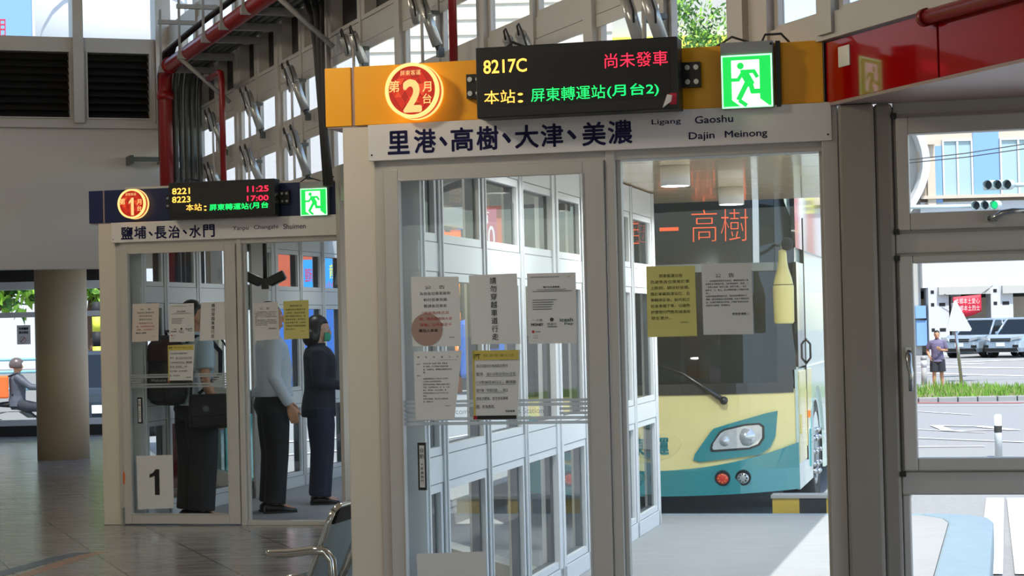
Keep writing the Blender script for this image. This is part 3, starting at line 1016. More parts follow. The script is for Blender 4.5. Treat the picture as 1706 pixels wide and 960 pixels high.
    def limb(pts, w0):
        for (a, b), (c, d) in zip(pts, pts[1:]):
            p0, p1 = V(U(a, b)), V(U(c, d))
            dd = (p1 - p0).normalized(); nn = V((-dd.y, dd.x)) * w0 * W_ / 2; ex_ = dd * w0 * W_ * .3
            q.prism([p0 + nn - ex_, p1 + nn + ex_, p1 - nn + ex_, p0 - nn - ex_], 'xz', *yy)
    limb([(.40, .68), (.64, .68), (.70, .58)], .075)
    limb([(.42, .66), (.33, .53), (.21, .53)], .07)
    limb([(.46, .64), (.56, .46)], .16)
    limb([(.50, .46), (.34, .17)], .10)
    limb([(.57, .46), (.61, .30), (.84, .30)], .095)
    limb([(.36, .13), (.47, .05)], .08)
    q.build('running_man', 'exit_green', exo, label='green running figure')
    if n == 2:
        q = MB(); q.box(xb + .012, xb + .03, -.03, 0.0, zb, zt_ + .055); q.cyl((xb - .002, ye - .002, zt_ + .04), (xb - .002, ye + .002, zt_ + .04), .006, n=10); q.build('side_channel', 'black_metal', exo)
    q = MB(); q.tube([(xa + W_ * .8, -.03, zt_ + .055), (xa + W_ * .85, -.01, zt_ + .085), (xa + W_ * 1.15, .02, zt_ + .09), (xa + W_ * 1.3, .06, 2.652)], .005); q.build('cable', 'dark_cable', exo)
door_set(D2, 2, True)
door_set(D1, 1, True)

# ------------------------------------------------------------------ notices taped to the doors
def notice(fr, quad, m, label, lines, yb=-.022, extra=None, curl=0.0, title=None):
    """quad: pixel corners tl, tr, br, bl of the sheet. lines: (text, u, v, height, align, ink)."""
    c = [V(fr.L(*q, yb)) for q in quad]
    tl, tr, br, bl = c
    org = bl
    ux, uz = br - bl, tl - bl
    wdt, hgt = (ux.length + (tr - tl).length) / 2, (uz.length + (tr - br).length) / 2
    mb = MB()
    nx, ny = 6, 8
    g0 = []
    for j in range(ny + 1):
        for i in range(nx + 1):
            u_, v_ = i / nx, j / ny
            p = bl * (1 - u_) * (1 - v_) + br * u_ * (1 - v_) + tr * u_ * v_ + tl * (1 - u_) * v_
            y = yb - curl * ((1 - v_) ** 2)
            g0.append((p.x, y, p.y))
    fv = [mb.bm.verts.new(p) for p in g0]
    bv = [mb.bm.verts.new((p[0], p[1] + .0012, p[2])) for p in g0]
    k = lambda i, j: j * (nx + 1) + i
    for j in range(ny):
        for i in range(nx):
            mb.bm.faces.new((fv[k(i, j)], fv[k(i + 1, j)], fv[k(i + 1, j + 1)], fv[k(i, j + 1)]))
            mb.bm.faces.new((bv[k(i, j)], bv[k(i, j + 1)], bv[k(i + 1, j + 1)], bv[k(i + 1, j)]))
    edge = [k(i, 0) for i in range(nx + 1)] + [k(nx, j) for j in range(1, ny + 1)] + [k(i, ny) for i in range(nx - 1, -1, -1)] + [k(0, j) for j in range(ny - 1, 0, -1)]
    for a, b in zip(edge, edge[1:] + edge[:1]):
        mb.bm.faces.new((fv[a], bv[a], bv[b], fv[b]))
    o = tag(mb.build('notice', m, mw=fr.m, normals=False), label, 'notice')
    inks = {}
    for it in lines:
        s, u_, v_, h_, al, ink = it[:6]
        bold = it[6] if len(it) > 6 else 0
        wfrac = it[7] if len(it) > 7 else None
        mbx = inks.setdefault(ink, MB())
        p = bl * (1 - u_) * (1 - v_) + br * u_ * (1 - v_) + tr * u_ * v_ + tl * (1 - u_) * v_
        y = yb - curl * ((1 - v_) ** 2) - .0022
        if s == '#':      # a printed bar: wfrac x h_
            mbx.box(p.x, p.x + wdt * wfrac, y, y + .0005, p.y - hgt * h_ / 2, p.y + hgt * h_ / 2)
        elif s == '1':
            hh = hgt * h_
            mbx.face([(p.x + (u2 - .5) * hh * .72, y, p.y - hh / 2 + v2 * hh) for u2, v2 in ((.14, .66), (.14, .80), (.34, .86), (.50, 1.0), (.72, 1.0), (.72, .0), (.44, .0), (.44, .74))])
        elif s == 'O':
            mbx.cyl((p.x, y + .0006, p.y), (p.x, y + .0010, p.y), hgt * h_, n=32)
        else:
            mbx.text(s, p.x, p.y, 1, y=y, bold=bold, align=al, h=hgt * h_, w=None if wfrac is None else wdt * wfrac)
    for ink, mbx in inks.items():
        mbx.build('print', ink, o)
    return o
I, G_, R_ = 'ink', 'ink_grey', 'ink_red'
def para(rows, u, v0, dv, h, ink=I, bold=0.0, w=None):
    return [(s, u, v0 - i * dv, h, 'l', ink, bold) + ((w * len(s) / max(len(q) for q in rows),) if w else ()) for i, s in enumerate(rows)]
ear = [('公　告', .5, .85, .05, 'c', G_, 0, .42), ('為使各位乘客能有', .5, .76, .045, 'c', G_, 0, .64), ('較好搭車氛圍', .5, .67, .045, 'c', G_, 0, .48), ('敬請各位乘客', .5, .58, .045, 'c', G_, 0, .48),
       ('「使用免持式耳', .5, .48, .045, 'c', R_, 0, .56), ('機，請為關懷與大家', .5, .395, .045, 'c', R_, 0, .68), ('耳機」以免聲音干', .5, .31, .045, 'c', R_, 0, .66), ('擾他人乘車', .34, .225, .045, 'c', G_, .01, .4), ('屏東客運', .82, .13, .018, 'c', G_)]
notice(D2, [(684.5, 461.5), (764, 461), (768, 577), (687, 577)], 'paper', 'white notice headed 公告 with a pale rose disc, left on the near door', [('O', .31, .24, .235, 'c', 'rose')] + ear)
vert = [(ch, .5 + .0, .91 - i * .115, .093, 'c', I, .006) for i, ch in enumerate('請勿穿越車道行走')]
notice(D2, [(781, 459), (861, 455.5), (867, 573), (785, 574)], 'paper', 'white sheet with vertical black 請勿穿越車道行走 on the near door', vert)
pay = [('#', .07, .945, .006, 'l', I, 0, .6), ('高屏', .86, .945, .02, 'c', G_), ('電子支付(乘車碼)', .5, .80, .028, 'c', I, .03, .34), ('#', .2, .765, .006, 'l', G_, 0, .6), ('#', .1, .742, .007, 'l', G_, 0, .82)]
pay += [('#', .10, .62 - i * .033, .008, 'l', G_, 0, w0) for i, w0 in enumerate((.5, .43, .43, .40, .40))]
pay += [('一卡通', .19, .335, .035, 'c', I, 0, .2), ('MONEY', .19, .272, .035, 'c', I, .03, .25), ('O', .49, .34, .028, 'c', G_), ('悠遊付', .49, .275, .036, 'c', I, 0, .2), ('#', .40, .238, .008, 'l', G_, 0, .2), ('icash', .79, .335, .05, 'c', 'teal_board', .02, .27), ('Pay', .84, .275, .04, 'c', 'teal_board', .02, .18), ('O', .10, .17, .02, 'c', R_), ('#', .15, .17, .008, 'l', I, 0, .1), ('#', .1, .11, .005, 'l', G_, 0, .1), ('#', .1, .08, .005, 'l', G_, 0, .1)]
notice(D2, [(878, 456), (959, 454), (961.5, 572), (881, 573)], 'paper', 'white electronic payment notice with three logos on the near door', pay)
alter = [(s, .08 + i * .165, .915, .028, 'l', I) for i, s in enumerate('屏東客運公告')]
alter += [('#', .55, .87, .003, 'l', I, 0, .4), ('主旨：', .06, .815, .022, 'l', G_), ('說明：', .06, .645, .022, 'l', G_)]
alter += para(['本公司行駛【8200】屏東－恆春(經', '第一航廈)、(不分區線)行經路段調整', '起，改繞新站。敬請各位乘客多加利', '用。'], .2, .82, .043, .026, I, .004)
alter += para(['依據屏東縣政府114年6月10日府交', '二字第1140099號函辦理。', '因應市區道路施工期間改道繞行替代', '行駛，沿途停靠站位：民　生、仁愛', '國小、勝利路、中山公園站，民', '自調整日起至完工日止不另行公告', '恢復。', '如有任何疑義，請洽本公司服務專', '線，謝謝合作。'], .2, .60, .042, .024, G_, .002)
alter += [('屏東客運', .8, .20, .018, 'c', G_)]
notice(D2, [(689, 586), (769.5, 584.5), (757, 699), (692.5, 700)], 'paper', 'white sheet of small print with a skewed corner, lower left on the near door', alter)
def school(fr, quad, label):
    rows = ['本公司部次什條為配合學作', '暫停　自115年07月01日至', '115年08月30日止，暑假期', '間行駛「例假住駛」，請注', '意班次變換，並住意相事時', '間，祈為感荷。']
    ln = [('#', .0, .93, .14, 'l', 'paper_mustard', 0, 1.0), ('#', .0, .5, 1.0, 'l', 'paper_mustard', 0, .045), ('PT', .1, .915, .065, 'c', I, .05, .13), ('屏東客運公告', .55, .925, .045, 'c', I, 0, .68), ('#', .58, .855, .003, 'l', I, 0, .38), ('#', .0, .03, .055, 'l', I, 0, .94), ('#', .0, .03, .055, 'l', 'sign_red', 0, .08)]
    ln += para(rows, .075, .775, .118, .05, I, 0, .86)
    ln += [('#', .28, .622, .004, 'l', I, 0, .66), ('#', .075, .504, .004, 'l', I, 0, .86), ('#', .075, .386, .004, 'l', I, 0, .62), ('屏東客運', .83, .11, .028, 'c', I, .02, .2)]
    notice(fr, quad, 'paper', label, ln)
school(D2, [(787.5, 584.5), (867, 583), (862, 697), (789, 699.5)], 'notice with mustard header and black foot reading 屏東客運公告 on the near door')
safety = ['　為避免各位乘客於車', '上跌倒，請扶好坐穩。', '應於車輛到達站位、且', '車輛停妥後，始可起立', '起身準備下車，以避免', '於慣常行門檻及減速時', '發生意外。']
yel = [('屏東客運公告', .5, .865, .05, 'c', I, 0, .48)] + para(safety, .08, .775, .085, .048, I, 0, .80) + [('屏東客運股份', .75, .2, .018, 'c', G_)]
ann = [('公　告', .46, .835, .06, 'c', I, 0, .38)] + para(['　一、為維護乘車秩序及安全，請依序排隊上車', '並請配合司機員引導，勿於車道奔跑、推擠。二', '、搭乘公車請「前門上車、後門下車」，並主', '動刷卡。三、老人、身心障礙及愛心卡請出示證', '件。', '　如遇有颱風豪雨等天災，班次將依實際狀況', '調整，請注意車站公告及廣播。如有不便敬請見', '諒，並請於候車室內等候，不得於車道內逗留，', '違者依法處理。敬請配合。'], .07, .755, .043, .027, I, .004, .86) + [('屏東客運敬上', .76, .29, .034, 'c', I, .01, .34)]
notice(D2, [(1076.5, 444), (1157.5, 443), (1161.5, 560), (1079, 562)], 'paper_yellow', 'yellow safety notice taped to the near glass beside the bus', yel, yb=.034)
notice(D2, [(1168.5, 440), (1252, 438.5), (1255.5, 557), (1172, 558)], 'paper', 'white notice headed 公告 right of the yellow one on the near glass', ann, yb=.034)
notice(D2, [(694, 923), (808, 919), (812, 1012), (698, 1016)], 'paper', 'blank looking white sheet low on the near sliding door', [('#', .5, .45, .6, 'l', 'board_white', 0, .004)], yb=-.024)
notice(D1, [(221, 507), (265, 505), (264, 568), (220, 570)], 'paper_pink', 'pinkish white notice headed 公告 at the left of the far door', ear)
notice(D1, [(281.5, 507.5), (323, 505), (324, 569), (282, 570)], 'paper', 'white electronic payment notice on the far door above the mustard one', pay)
notice(D1, [(335, 504.5), (376, 502.5), (376.5, 566), (332.5, 568)], 'paper', 'white sheet with vertical black 請勿穿越車道行走 on the far door', vert)
school(D1, [(280.5, 575.5), (324, 574), (321, 635), (280, 638)], 'notice with mustard header on the far door in front of the backpack')
notice(D1, [(421, 505), (463, 502.5), (465.5, 565), (424, 568)], 'paper', 'white notice headed 公告 left on the far fixed glass', ann, yb=.034)
notice(D1, [(472, 502), (514, 500), (515, 564), (473, 566)], 'paper_yellow', 'yellow notice on the far fixed glass beside the masked person', yel, yb=.034)
notice(D1, [(227, 760), (287.5, 758), (289.5, 847), (230, 849)], 'paper', 'white sheet with a large black 1 low on the far door', [('1', .52, .50, .48, 'c', I)], yb=-.024)
# ------------------------------------------------------------------ window openers on the long wall
openers = [((483, 113), (511, 190), (474, 118), (488, 152), 'on the upper row, third from the end wall'), ((413, 155), (436, 221), (404, 158), (419, 192), 'on the upper row, second from the end wall'),
           ((352, 190), (374, 250), (345, 193), (354, 217), 'on the upper row, nearest the red riser'), ((488, 220), (514, 298), (477, 225), (489, 258), 'on the lower row, just above the far exit sign'),
           ((412, 251), (434, 304), (404, 254), (416, 286), 'on the lower row, just above the far LED display'), ((350, 280), (366, 312), (344, 283), (352, 302), 'on the lower row, half hidden behind the far LED display'),
           ((588, 57), (606, 106), (573, 62), (582, 90), 'above the left end of the yellow beam'), ((702, 0), (731, 82), (684, -4), (696, 38), 'above the number 2 disc, beside the thin red pipe'),
           ((868, 58), (882, 92), (846, 66), (856, 88), 'just behind the top of the near LED display'), ((1078, -4), (1104, 72), (1042, -4), (1064, 66), 'above the right half of the near LED display')]
for k, (a0, a1, b0, b1, where) in enumerate(openers):
    yt, yb = -.20, -.10
    A0, A1, B0, B1 = [V((MW.L(*p, y)[0], y, MW.L(*p, y)[1])) for p, y in ((a0, yt), (a1, yb), (b0, yt), (b1, -.14))]
    s_ = .034
    root = empty('window_opener', MW.m @ Matrix.Translation((A0.x, 0, A0.z)), 'paired silver window actuator tubes ' + where, 'window opener', 'window opener tubes along the long wall')
    off = V((-A0.x, 0, -A0.z))
    def T(p): return V(p) + off
    d = (A1 - A0)
    q = MB(); q.cyl(T(A0), T(A0 + d * .93), s_, n=18); q.cyl(T(A0 - d.normalized() * .012), T(A0), s_ * .85, n=18); q.cyl(T(A0 + d * .3), T(A0 + d * .31), s_ * 1.06, n=18)
    q.build('actuator_tube', 'alu', root)
    q = MB(); q.cyl(T(A0 + d * .93), T(A1), s_ * .55, n=12); e_ = T(A1); q.box(e_.x - .025, e_.x + .025, e_.y - .01, e_.y + .03, e_.z - .05, e_.z + .005); q.build('end_fork', 'conduit', root, label='dark end fork')
    q = MB(); d2 = (B1 - B0); q.cyl(T(B0), T(B1), s_ * .95, n=18); q.cyl(T(B0 - d2.normalized() * .012), T(B0), s_ * .8, n=18); q.build('actuator_tube', 'alu', root)
    mid = (A0 + B0) / 2
    q = MB(); m_ = T(mid); q.box(m_.x - .025, m_.x + .025, -.15, -.05, m_.z - .10, m_.z - .075); q.box(m_.x - .01, m_.x + .01, -.17, -.12, m_.z - .12, m_.z - .05); q.build('bracket', 'conduit', root, label='dark hinge bracket')
    q = MB()
    q.cyl((m_.x + .02, -.17, m_.z - .62), (m_.x + .02, -.17, m_.z + .03), .011, n=8); q.build('rod', 'frame', root)
    q = MB()
    for c_ in (T(A0), T(B0)):
        q.tube([c_ + V((0, -.01, -.02)), c_ + V((.02, -.03, .045)), c_ + V((.06, -.035, .05)), c_ + V((.10, -.03, .0)), c_ + V((.11, -.01, -.08)), c_ + V((.07, .01, -.13))], .006, n=8)
    q.build('cable', 'dark_cable', root)

# ------------------------------------------------------------------ pipes and cable tray in the corner
YP = -.48
def LX(px, py, y=YP):
    x, z = MW.L(px, py, y)
    return V((x, y, z))
r0 = LX(278, 300); top = LX(279, 112)
zt = top.z
q = MB()
q.tube([(r0.x, YP, 0), (r0.x, YP, zt - .22), (r0.x + .02, YP, zt - .10), (r0.x + .08, YP, zt - .03), (r0.x + .2, YP, zt), (9.0, YP, zt)], .068, n=18)
q.cyl((r0.x, YP, zt - .30), (r0.x, YP, zt - .22), .082, n=18); q.cyl((r0.x + .22, YP, zt), (r0.x + .30, YP, zt), .082, n=18)
tag(q.build('fire_pipe', 'red_pipe', mw=MW.m), 'thick red riser pipe in the corner turning along the wall', 'pipe')
a, b = LX(341, 116, -.3), LX(370, 300, -.3); c = LX(369, 118, -.3)
q = MB(); q.tube([(a.x, -.3, c.z), (c.x - .1, -.3, c.z), (c.x - .02, -.3, c.z - .02), (c.x, -.3, c.z - .1), (c.x, -.3, 2.4)], .028, n=12)
tag(q.build('fire_pipe', 'red_pipe', mw=MW.m), 'thin red pipe bending down beside the grey conduits', 'pipe')
a = MW.L(755, 60, -.2)
q = MB(); q.tube([(a[0], -.2, 2.66), (a[0], -.2, 4), (a[0], -.2, 6.9)], .026, n=12)
tag(q.build('fire_pipe', 'red_pipe', mw=MW.m), 'thin red upright pipe behind the left part of the near LED display', 'pipe')
nm = ['next to the red riser', 'second from the red riser', 'third from the red riser', 'fourth from the red riser', 'farthest from the red riser']
for k, (px, pt) in enumerate([(294, 118), (303, 120), (313, 116), (323, 118), (334, 124)]):
    y = -.375 + k * .068
    p0 = LX(px, 300, y); p1 = LX(px + 3, pt, y)
    p1.z = 4.095 + (.028, .022, .03, .036, .024)[k]
    q = MB(); rr = (.028, .022, .03, .036, .024)[k]
    q.tube([(p0.x, y, 0), (p0.x, y, p1.z - .35), (p0.x + .03, y, p1.z - .18), (p0.x + .12, y, p1.z - .06), (p0.x + .3, y, p1.z), (9.0, y, p1.z + .0)], rr, n=12)
    q.cyl((p0.x, y, 2.95), (p0.x, y, 3.03), rr * 1.15, n=12)
    tag(q.build('conduit', 'conduit', mw=MW.m), 'grey upright conduit in the corner, ' + nm[k], 'conduit', 'grey conduits in the corner')
for k, (pts, rr) in enumerate([([(509, -6), (519, 30), (526, 80), (534, 180), (543, 310)], .022), ([(524, -6), (531, 60), (537, 180), (548, 310)], .026), ([(536, -6), (537, 80), (541, 200), (552, 310)], .018)]):
    y = -.16
    q = MB(); q.tube([LX(*p, y) for p in pts], rr, n=10)
    tag(q.build('hanging_cable', 'dark_cable', mw=MW.m), ['leftmost dark cable hanging down the post left of the yellow beam', 'thickest middle dark cable on the post left of the yellow beam', 'dark cable nearest the left end of the yellow beam'][k], 'cable', 'dark cables by the yellow beam')
for k in range(4):
    y = -.52 + k * .035
    q = MB(); q.tube([(r0.x - .11 - k * .045, y, 3.2), (r0.x - .10 - k * .045, y, zt - .05), (r0.x + .2, y, zt + .14 + k * .02), (r0.x + 1.5, y, zt + .16 + .02 * k), (9, y, zt + .15 + .02 * k)], .016 + .004 * (k % 2), n=8)
    tag(q.build('tray_cable', 'dark_cable', mw=MW.m), 'black cable running along the top of the tray', 'cable', 'black cables on the tray')
arm_px = [(378, 97), (422, 70), (455, 48), (495, 22)]
xs = [MW.L(px, py, -.12)[0] for px, py in arm_px]
xs = [xs[0] - .95] + xs + [xs[-1] + 1.0]
for k, x in enumerate(xs):
    z = 4.06
    q = MB(); q.box(x - .025, x + .025, -.58, -.05, z - .03, z + .03)
    root = tag(q.build('tray_support', 'grey_paint', mw=MW.m), 'grey wall arm carrying the pipes and cable tray, %s' % ('nearest the end wall', 'with a slanting brace', 'above the second window opener', 'between the second and third openers', 'above the third opener', 'by the dark cables')[k], 'bracket', 'arms under the cable tray')
    q = MB(); q.box(x - .012, x + .012, -.57, -.55, z, z + .58); q.build('hanger', 'grey_paint', root)
    q = MB(); q.box(x - .02, x + .02, -.58, -.20, z + .44, z + .48); q.build('upper_arm', 'grey_paint', root)
    if k in (1, 5):
        q = MB(); q.tube([(x, -.56, z - .02), (x, -.10, z - .42)], .022, n=4); q.build('brace', 'grey_paint', root)
q = MB(); q.box(-.50, .12, -.30, -.26, 3.36, 3.41); q.box(-.50, -.46, -.28, 0, 3.34, 3.43); q.box(-.16, -.12, -.34, 0, 3.35, 3.42)
tag(q.build('pipe_clamp', 'conduit', mw=LW.m), 'dark clamp bar holding the red riser to the wall', 'bracket')

# twin floodlight in the far passage
p = PD(442, 470, 16.6)
root = empty('floodlight', Matrix.Translation((p.x, p.y, p.z)), 'black twin floodlight hanging inside the far passage roof', 'lamp')
z_top = 2.47 - p.z
q = MB(); q.cyl((0, 0, 0), (0, 0, z_top), .018, n=10); q.box(-.03, .03, -.03, .03, -.06, .03); q.build('stem', 'black_metal', root)
for sx in (-1, 1):
    q = MB()
    q.box(-.075, .075, -.06, .06, -.035, .035); q.box(-.065, .065, -.05, .05, -.045, -.035)
    q.xform(Matrix.Translation((sx * .095, 0, .03)) @ Matrix.Rotation(-sx * .45, 4, 'Y'))
    q.build('lamp_head', 'black_metal', root, bevel=.01)

# ------------------------------------------------------------------ waiting bench beside the near post
def bench():
    root = empty('waiting_bench', D2.m @ TR(-.02, .08, -.02), 'chrome waiting bench with grey mesh back beside the cream post', 'bench')
    for k in range(2):
        y0 = .06 + k * .56
        y1 = y0 + .50
        prof = [(-.16, .715), (-.185, .66), (-.235, .53), (-.285, .41), (-.33, .315), (-.42, .275), (-.55, .28), (-.70, .29), (-.76, .285), (-.785, .26)]
        back = [p for p in prof if p[1] > .4]
        q = MB()
        n = 14
        def sheet(pp, ya, yb, th):
            A = [(x, z) for x, z in pp]
            q.prism(A + [(x + th, z + th * .4) for x, z in reversed(A)], 'xz', ya, yb)
        sheet(back, y0 + .03, y1 - .03, .006)
        q.build('backrest', 'bench_mesh', root, label='grey perforated steel back')
        q = MB(); sheet([p for p in prof if p[1] <= .42], y0 + .03, y1 - .03, .006); q.build('seat', 'bench_mesh', root, label='grey perforated steel seat')
        q = MB()
        for y in (y0 + .02, y1 - .02):
            q.tube([(x, y, z) for x, z in prof], .013, n=10)
        q.tube([(-.16, y0 + .02, .715), (-.145, y0 + .06, .735), (-.145, y1 - .06, .735), (-.16, y1 - .02, .715)], .013, n=10)
        q.build('side_frame', 'chrome', root)
        q = MB(); q.prism([(-.165, .65), (-.135, .73), (-.15, .745), (-.172, .72), (-.20, .655)], 'xz', y0 + .045, y1 - .045)
        q.build('head_pad', 'dark_rubber', root, bevel=.008, label='black head pad')
    for k in range(2):
        y = .03 + k * 1.12
        q = MB()
        q.tube([(-.46, y, .525), (-.44, y, .528), (-.34, y, .532), (-.24, y, .545), (-.185, y, .54), (-.155, y, .50), (-.15, y, .44), (-.17, y, .36), (-.21, y, .30)], [.018, .02, .02, .02, .021, .021, .02, .018, .016], n=14)
        q.build('armrest', 'chrome', root)
    q = MB(); q.box(-.50, -.42, .0, 1.2, .20, .26); q.build('beam', 'black_metal', root)
    for y in (.2, 1.0):
        q = MB(); q.tube([(-.46, y, .21), (-.46, y, .08), (-.46, y, .06)], .025); q.tube([(-.80, y, .035), (-.46, y, .075), (-.14, y, .035)], .022); q.build('leg', 'chrome', root)
bench()
# ------------------------------------------------------------------ the bus
def bus():
    root = empty('bus', BUS.m, 'cream and teal coach parked nose to the platform behind the near door set', 'bus')
    HW = 1.25
    def plan(x):
        t = abs(x) / HW
        return .30 * t ** 2.6 + (.0 if t < .9 else .9 * (t - .9) ** 1.6)
    def S(x, z):
        y = plan(x)
        if z > 1.12: y += (z - 1.12) * .10
        if z < .55: y += -.03 * sm((.55 - z) / .2)
        return y
    def sm(t):
        t = max(0, min(1, t)); return t * t * (3 - 2 * t)
    nz, nx = 24, 40
    # the shell behind everything
    q = MB()
    zs = [.30 + (3.35 - .30) * j / nz for j in range(nz + 1)]
    ring = []
    q.prism([(-HW + .02, .42), (HW - .02, .42), (HW - .02, 11.5), (-HW + .02, 11.5)], 'xy', .62, 3.35)
    body = q.build('body', 'bus_pale', root, bevel=.06)
    # curved front panels
    def front(name, m, outline, off=0.0, thick=.03, label=None, cuts=14, parent=None, smooth=True, bevel=0):
        bm = bmesh.new()
        vs = [bm.verts.new((x, 0, z)) for x, z in outline]
        f = bm.faces.new(vs)
        x0 = min(p[0] for p in outline); x1 = max(p[0] for p in outline)
        z0 = min(p[1] for p in outline); z1 = max(p[1] for p in outline)
        nxc = max(1, int((x1 - x0) / .09)); nzc = max(1, int((z1 - z0) / .16))
        for i in range(1, nxc):
            bmesh.ops.bisect_plane(bm, geom=bm.verts[:] + bm.edges[:] + bm.faces[:], plane_co=(x0 + (x1 - x0) * i / nxc, 0, 0), plane_no=(1, 0, 0))
        for i in range(1, nzc):
            bmesh.ops.bisect_plane(bm, geom=bm.verts[:] + bm.edges[:] + bm.faces[:], plane_co=(0, 0, z0 + (z1 - z0) * i / nzc), plane_no=(0, 0, 1))
        r = bmesh.ops.extrude_face_region(bm, geom=bm.faces[:])
        newv = set(v for v in r['geom'] if isinstance(v, bmesh.types.BMVert))
        for v in bm.verts:
            y = S(v.co.x, v.co.z)
            v.co.y = y - off + (thick if v in newv else 0)
        mb = MB(); mb.bm.free(); mb.bm = bm
        o = mb.build(name, m, parent or root, label=label)
        return o
    arcx = lambda n, a, b: [a + (b - a) * i / n for i in range(n + 1)]
    ztop = lambda x: .485 + .03 * 0 + .21 * (abs(x) / HW) ** 2.2        # top edge of the teal bumper
    zbot = lambda x: .275 + .035 * (abs(x) / HW) ** 2
    xs_ = arcx(20, -HW, HW)
    front('bumper', 'bus_teal', [(x, zbot(x)) for x in xs_] + [(x, ztop(x)) for x in reversed(xs_)], .035, .12, 'teal bumper')
    front('front_panel', 'bus_cream', [(x, ztop(x) - .01) for x in xs_] + [(HW, 1.14)] + [(-HW, 1.14)], .0, .08, 'cream front panel')
    front('windscreen_band', 'bus_black', [(-HW + .02, 1.11), (HW - .03, 1.11), (HW - .03, 1.20), (-HW + .02, 1.20)], .012, .03, 'black band under the windscreen')
    front('windscreen', 'bus_glass', [(-1.10, 1.19), (1.10, 1.19), (1.10, 2.17), (-1.10, 2.17)], .004, .008)
    for sx in (-1, 1):
        xa, xb = (1.09, HW - .01) if sx > 0 else (-HW + .01, -1.09)
        front('corner_pillar', 'bus_black', [(xa, 1.18), (xb, 1.18), (xb, 3.2), (xa, 3.2)], .004, .03)
    front('destination_panel', 'bus_black', [(-1.09, 2.19), (.905, 2.19), (.905, 2.78), (-1.09, 2.78)], .004, .03, 'black destination display panel')
    front('side_screen', 'pane_grey', [(.915, 2.19), (.965, 2.19), (.965, 3.1), (.915, 3.1)], .004, .03)
    front('corner_glass', 'bus_glass', [(.97, 2.19), (1.085, 2.19), (1.085, 3.1), (.97, 3.1)], .003, .01)
    front('wiper_bar', 'conduit', [(-1.1, 2.13), (1.12, 2.13), (1.12, 2.20), (-1.1, 2.20)], .03, .03, 'grey roller bar under the display')
    front('roof_front', 'bus_cream', [(-HW, 2.78), (HW, 2.78), (HW - .02, 3.35), (-HW + .02, 3.35)], .0, .06, 'cream roof front')
    # interior seen through the windscreen
    q = MB(); q.box(-1.12, 1.12, .62, 2.6, .95, 1.30); q.box(-.25, 1.0, .55, .75, 1.25, 1.36); q.build('dashboard', 'bus_black', root)
    q = MB(); q.box(-1.1, 1.1, 2.7, 2.75, 1.2, 2.6); q.box(-.2, .5, 1.7, 1.85, 1.2, 2.0); q.box(.62, 1.02, 1.6, 1.72, 1.2, 1.95); q.build('cabin', 'bus_inside', root)
    q = MB(); q.box(.30, .43, .38, .385, 1.22, 1.78); pc = q.build('placard', 'pane_grey', root, label='pale destination card in the windscreen')
    q = MB()
    for i, ch in enumerate('水門'):
        q.text(ch, .365, 1.47 - i * .16, 1, y=.376, h=.11, bold=.01)
    q.build('placard_text', 'ink', pc)
    # LED destination glyphs on the panel
    def led(chars, x, w, h, z):
        q = MB()
        q.text(chars, x, z, 1, y=0, w=w, h=h, bold=-.016)
        for v in q.bm.verts:
            v.co.y = S(v.co.x, v.co.z) - .012
        q.build('destination_characters', 'led_orange', root, label='glowing orange destination characters')
    led('高樹', .65, .46, .27, 2.52); led('－', .23, .16, .03, 2.50); led('里港', -.2, .46, .27, 2.52)
    # badge
    front('badge', 'bus_cream', [(.31 * math.cos(t * PI / 16), .70 + .13 * math.sin(t * PI / 16) + .02 * math.cos(t * PI / 8)) for t in range(32)], .008, .02, 'raised oval badge')
    q = MB()
    q.text('屏東客運', 0, .69, 1, y=0, w=.40, h=.145, bold=.03)
    for v in q.bm.verts: v.co.y = S(v.co.x, v.co.z) - .012
    q.build('badge_lettering', 'bus_teal', root, label='teal lettering 屏東客運')
    # lamps, both sides
    for sx in (-1, 1):
        f_ = lambda pts: [(sx * x, z) for x, z in (pts if sx > 0 else reversed(pts))]
        sur = front('headlamp_surround', 'bus_teal', f_([(.405, .572), (.46, .555), (.95, .605), (1.03, .665), (1.07, .75), (1.092, .962), (1.0, .945), (.70, .865), (.58, .83), (.55, .80), (.42, .62)]), .022, .03, 'teal headlamp surround')
        bez = front('headlamp_bezel', 'bus_black', f_([(.545, .655), (.56, .637), (.86, .65), (.945, .68), (.985, .74), (.985, .84), (.95, .868), (.83, .862), (.66, .825), (.62, .80), (.555, .70)]), .028, .03, 'black headlamp rim', parent=root)
        hl = front('headlamp', 'lens', f_([(.565, .67), (.575, .655), (.86, .668), (.93, .693), (.965, .745), (.967, .83), (.94, .852), (.83, .846), (.67, .812), (.635, .79), (.575, .71)]), .034, .02, 'clear headlamp')
        q = MB(); q.lathe([(.001, .02), (.07, .0), (.085, -.025)], (sx * .83, S(.83, .75) - .04, .755), 20, axis='y', cap=False); q.lathe([(.001, .02), (.04, .0), (.05, -.02)], (sx * .66, S(.66, .72) - .04, .725), 20, axis='y', cap=False)
        q.build('lamp_bowl', 'lens', hl)
        for x, m in ((.645, 'lamp_red'), (.81, 'lens')):
            yy = S(x, .42) - .035
            q = MB(); q.cyl((sx * x, yy - .012, .42), (sx * x, yy + .03, .425), .064, n=28); rim = q.build('marker_rim', 'bus_black', root)
            q = MB(); q.lathe([(.001, .024), (.03, .022), (.05, .012), (.05, .0)], (sx * x, yy, .42), 28, axis='y', cap=False)
            if m == 'lens':
                pass
            q.build('marker_lens', m, rim, label='red marker lamp' if m == 'lamp_red' else 'clear marker lamp')
            q = MB()
            for t in range(8):
                q.cyl((sx * x + .032 * math.cos(t * PI / 4), yy - .024, .42 + .032 * math.sin(t * PI / 4)), (sx * x + .032 * math.cos(t * PI / 4), yy - .015, .42 + .032 * math.sin(t * PI / 4)), .007, n=8)
            q.build('led_dots', 'bus_black' if m == 'lens' else 'amber', rim)
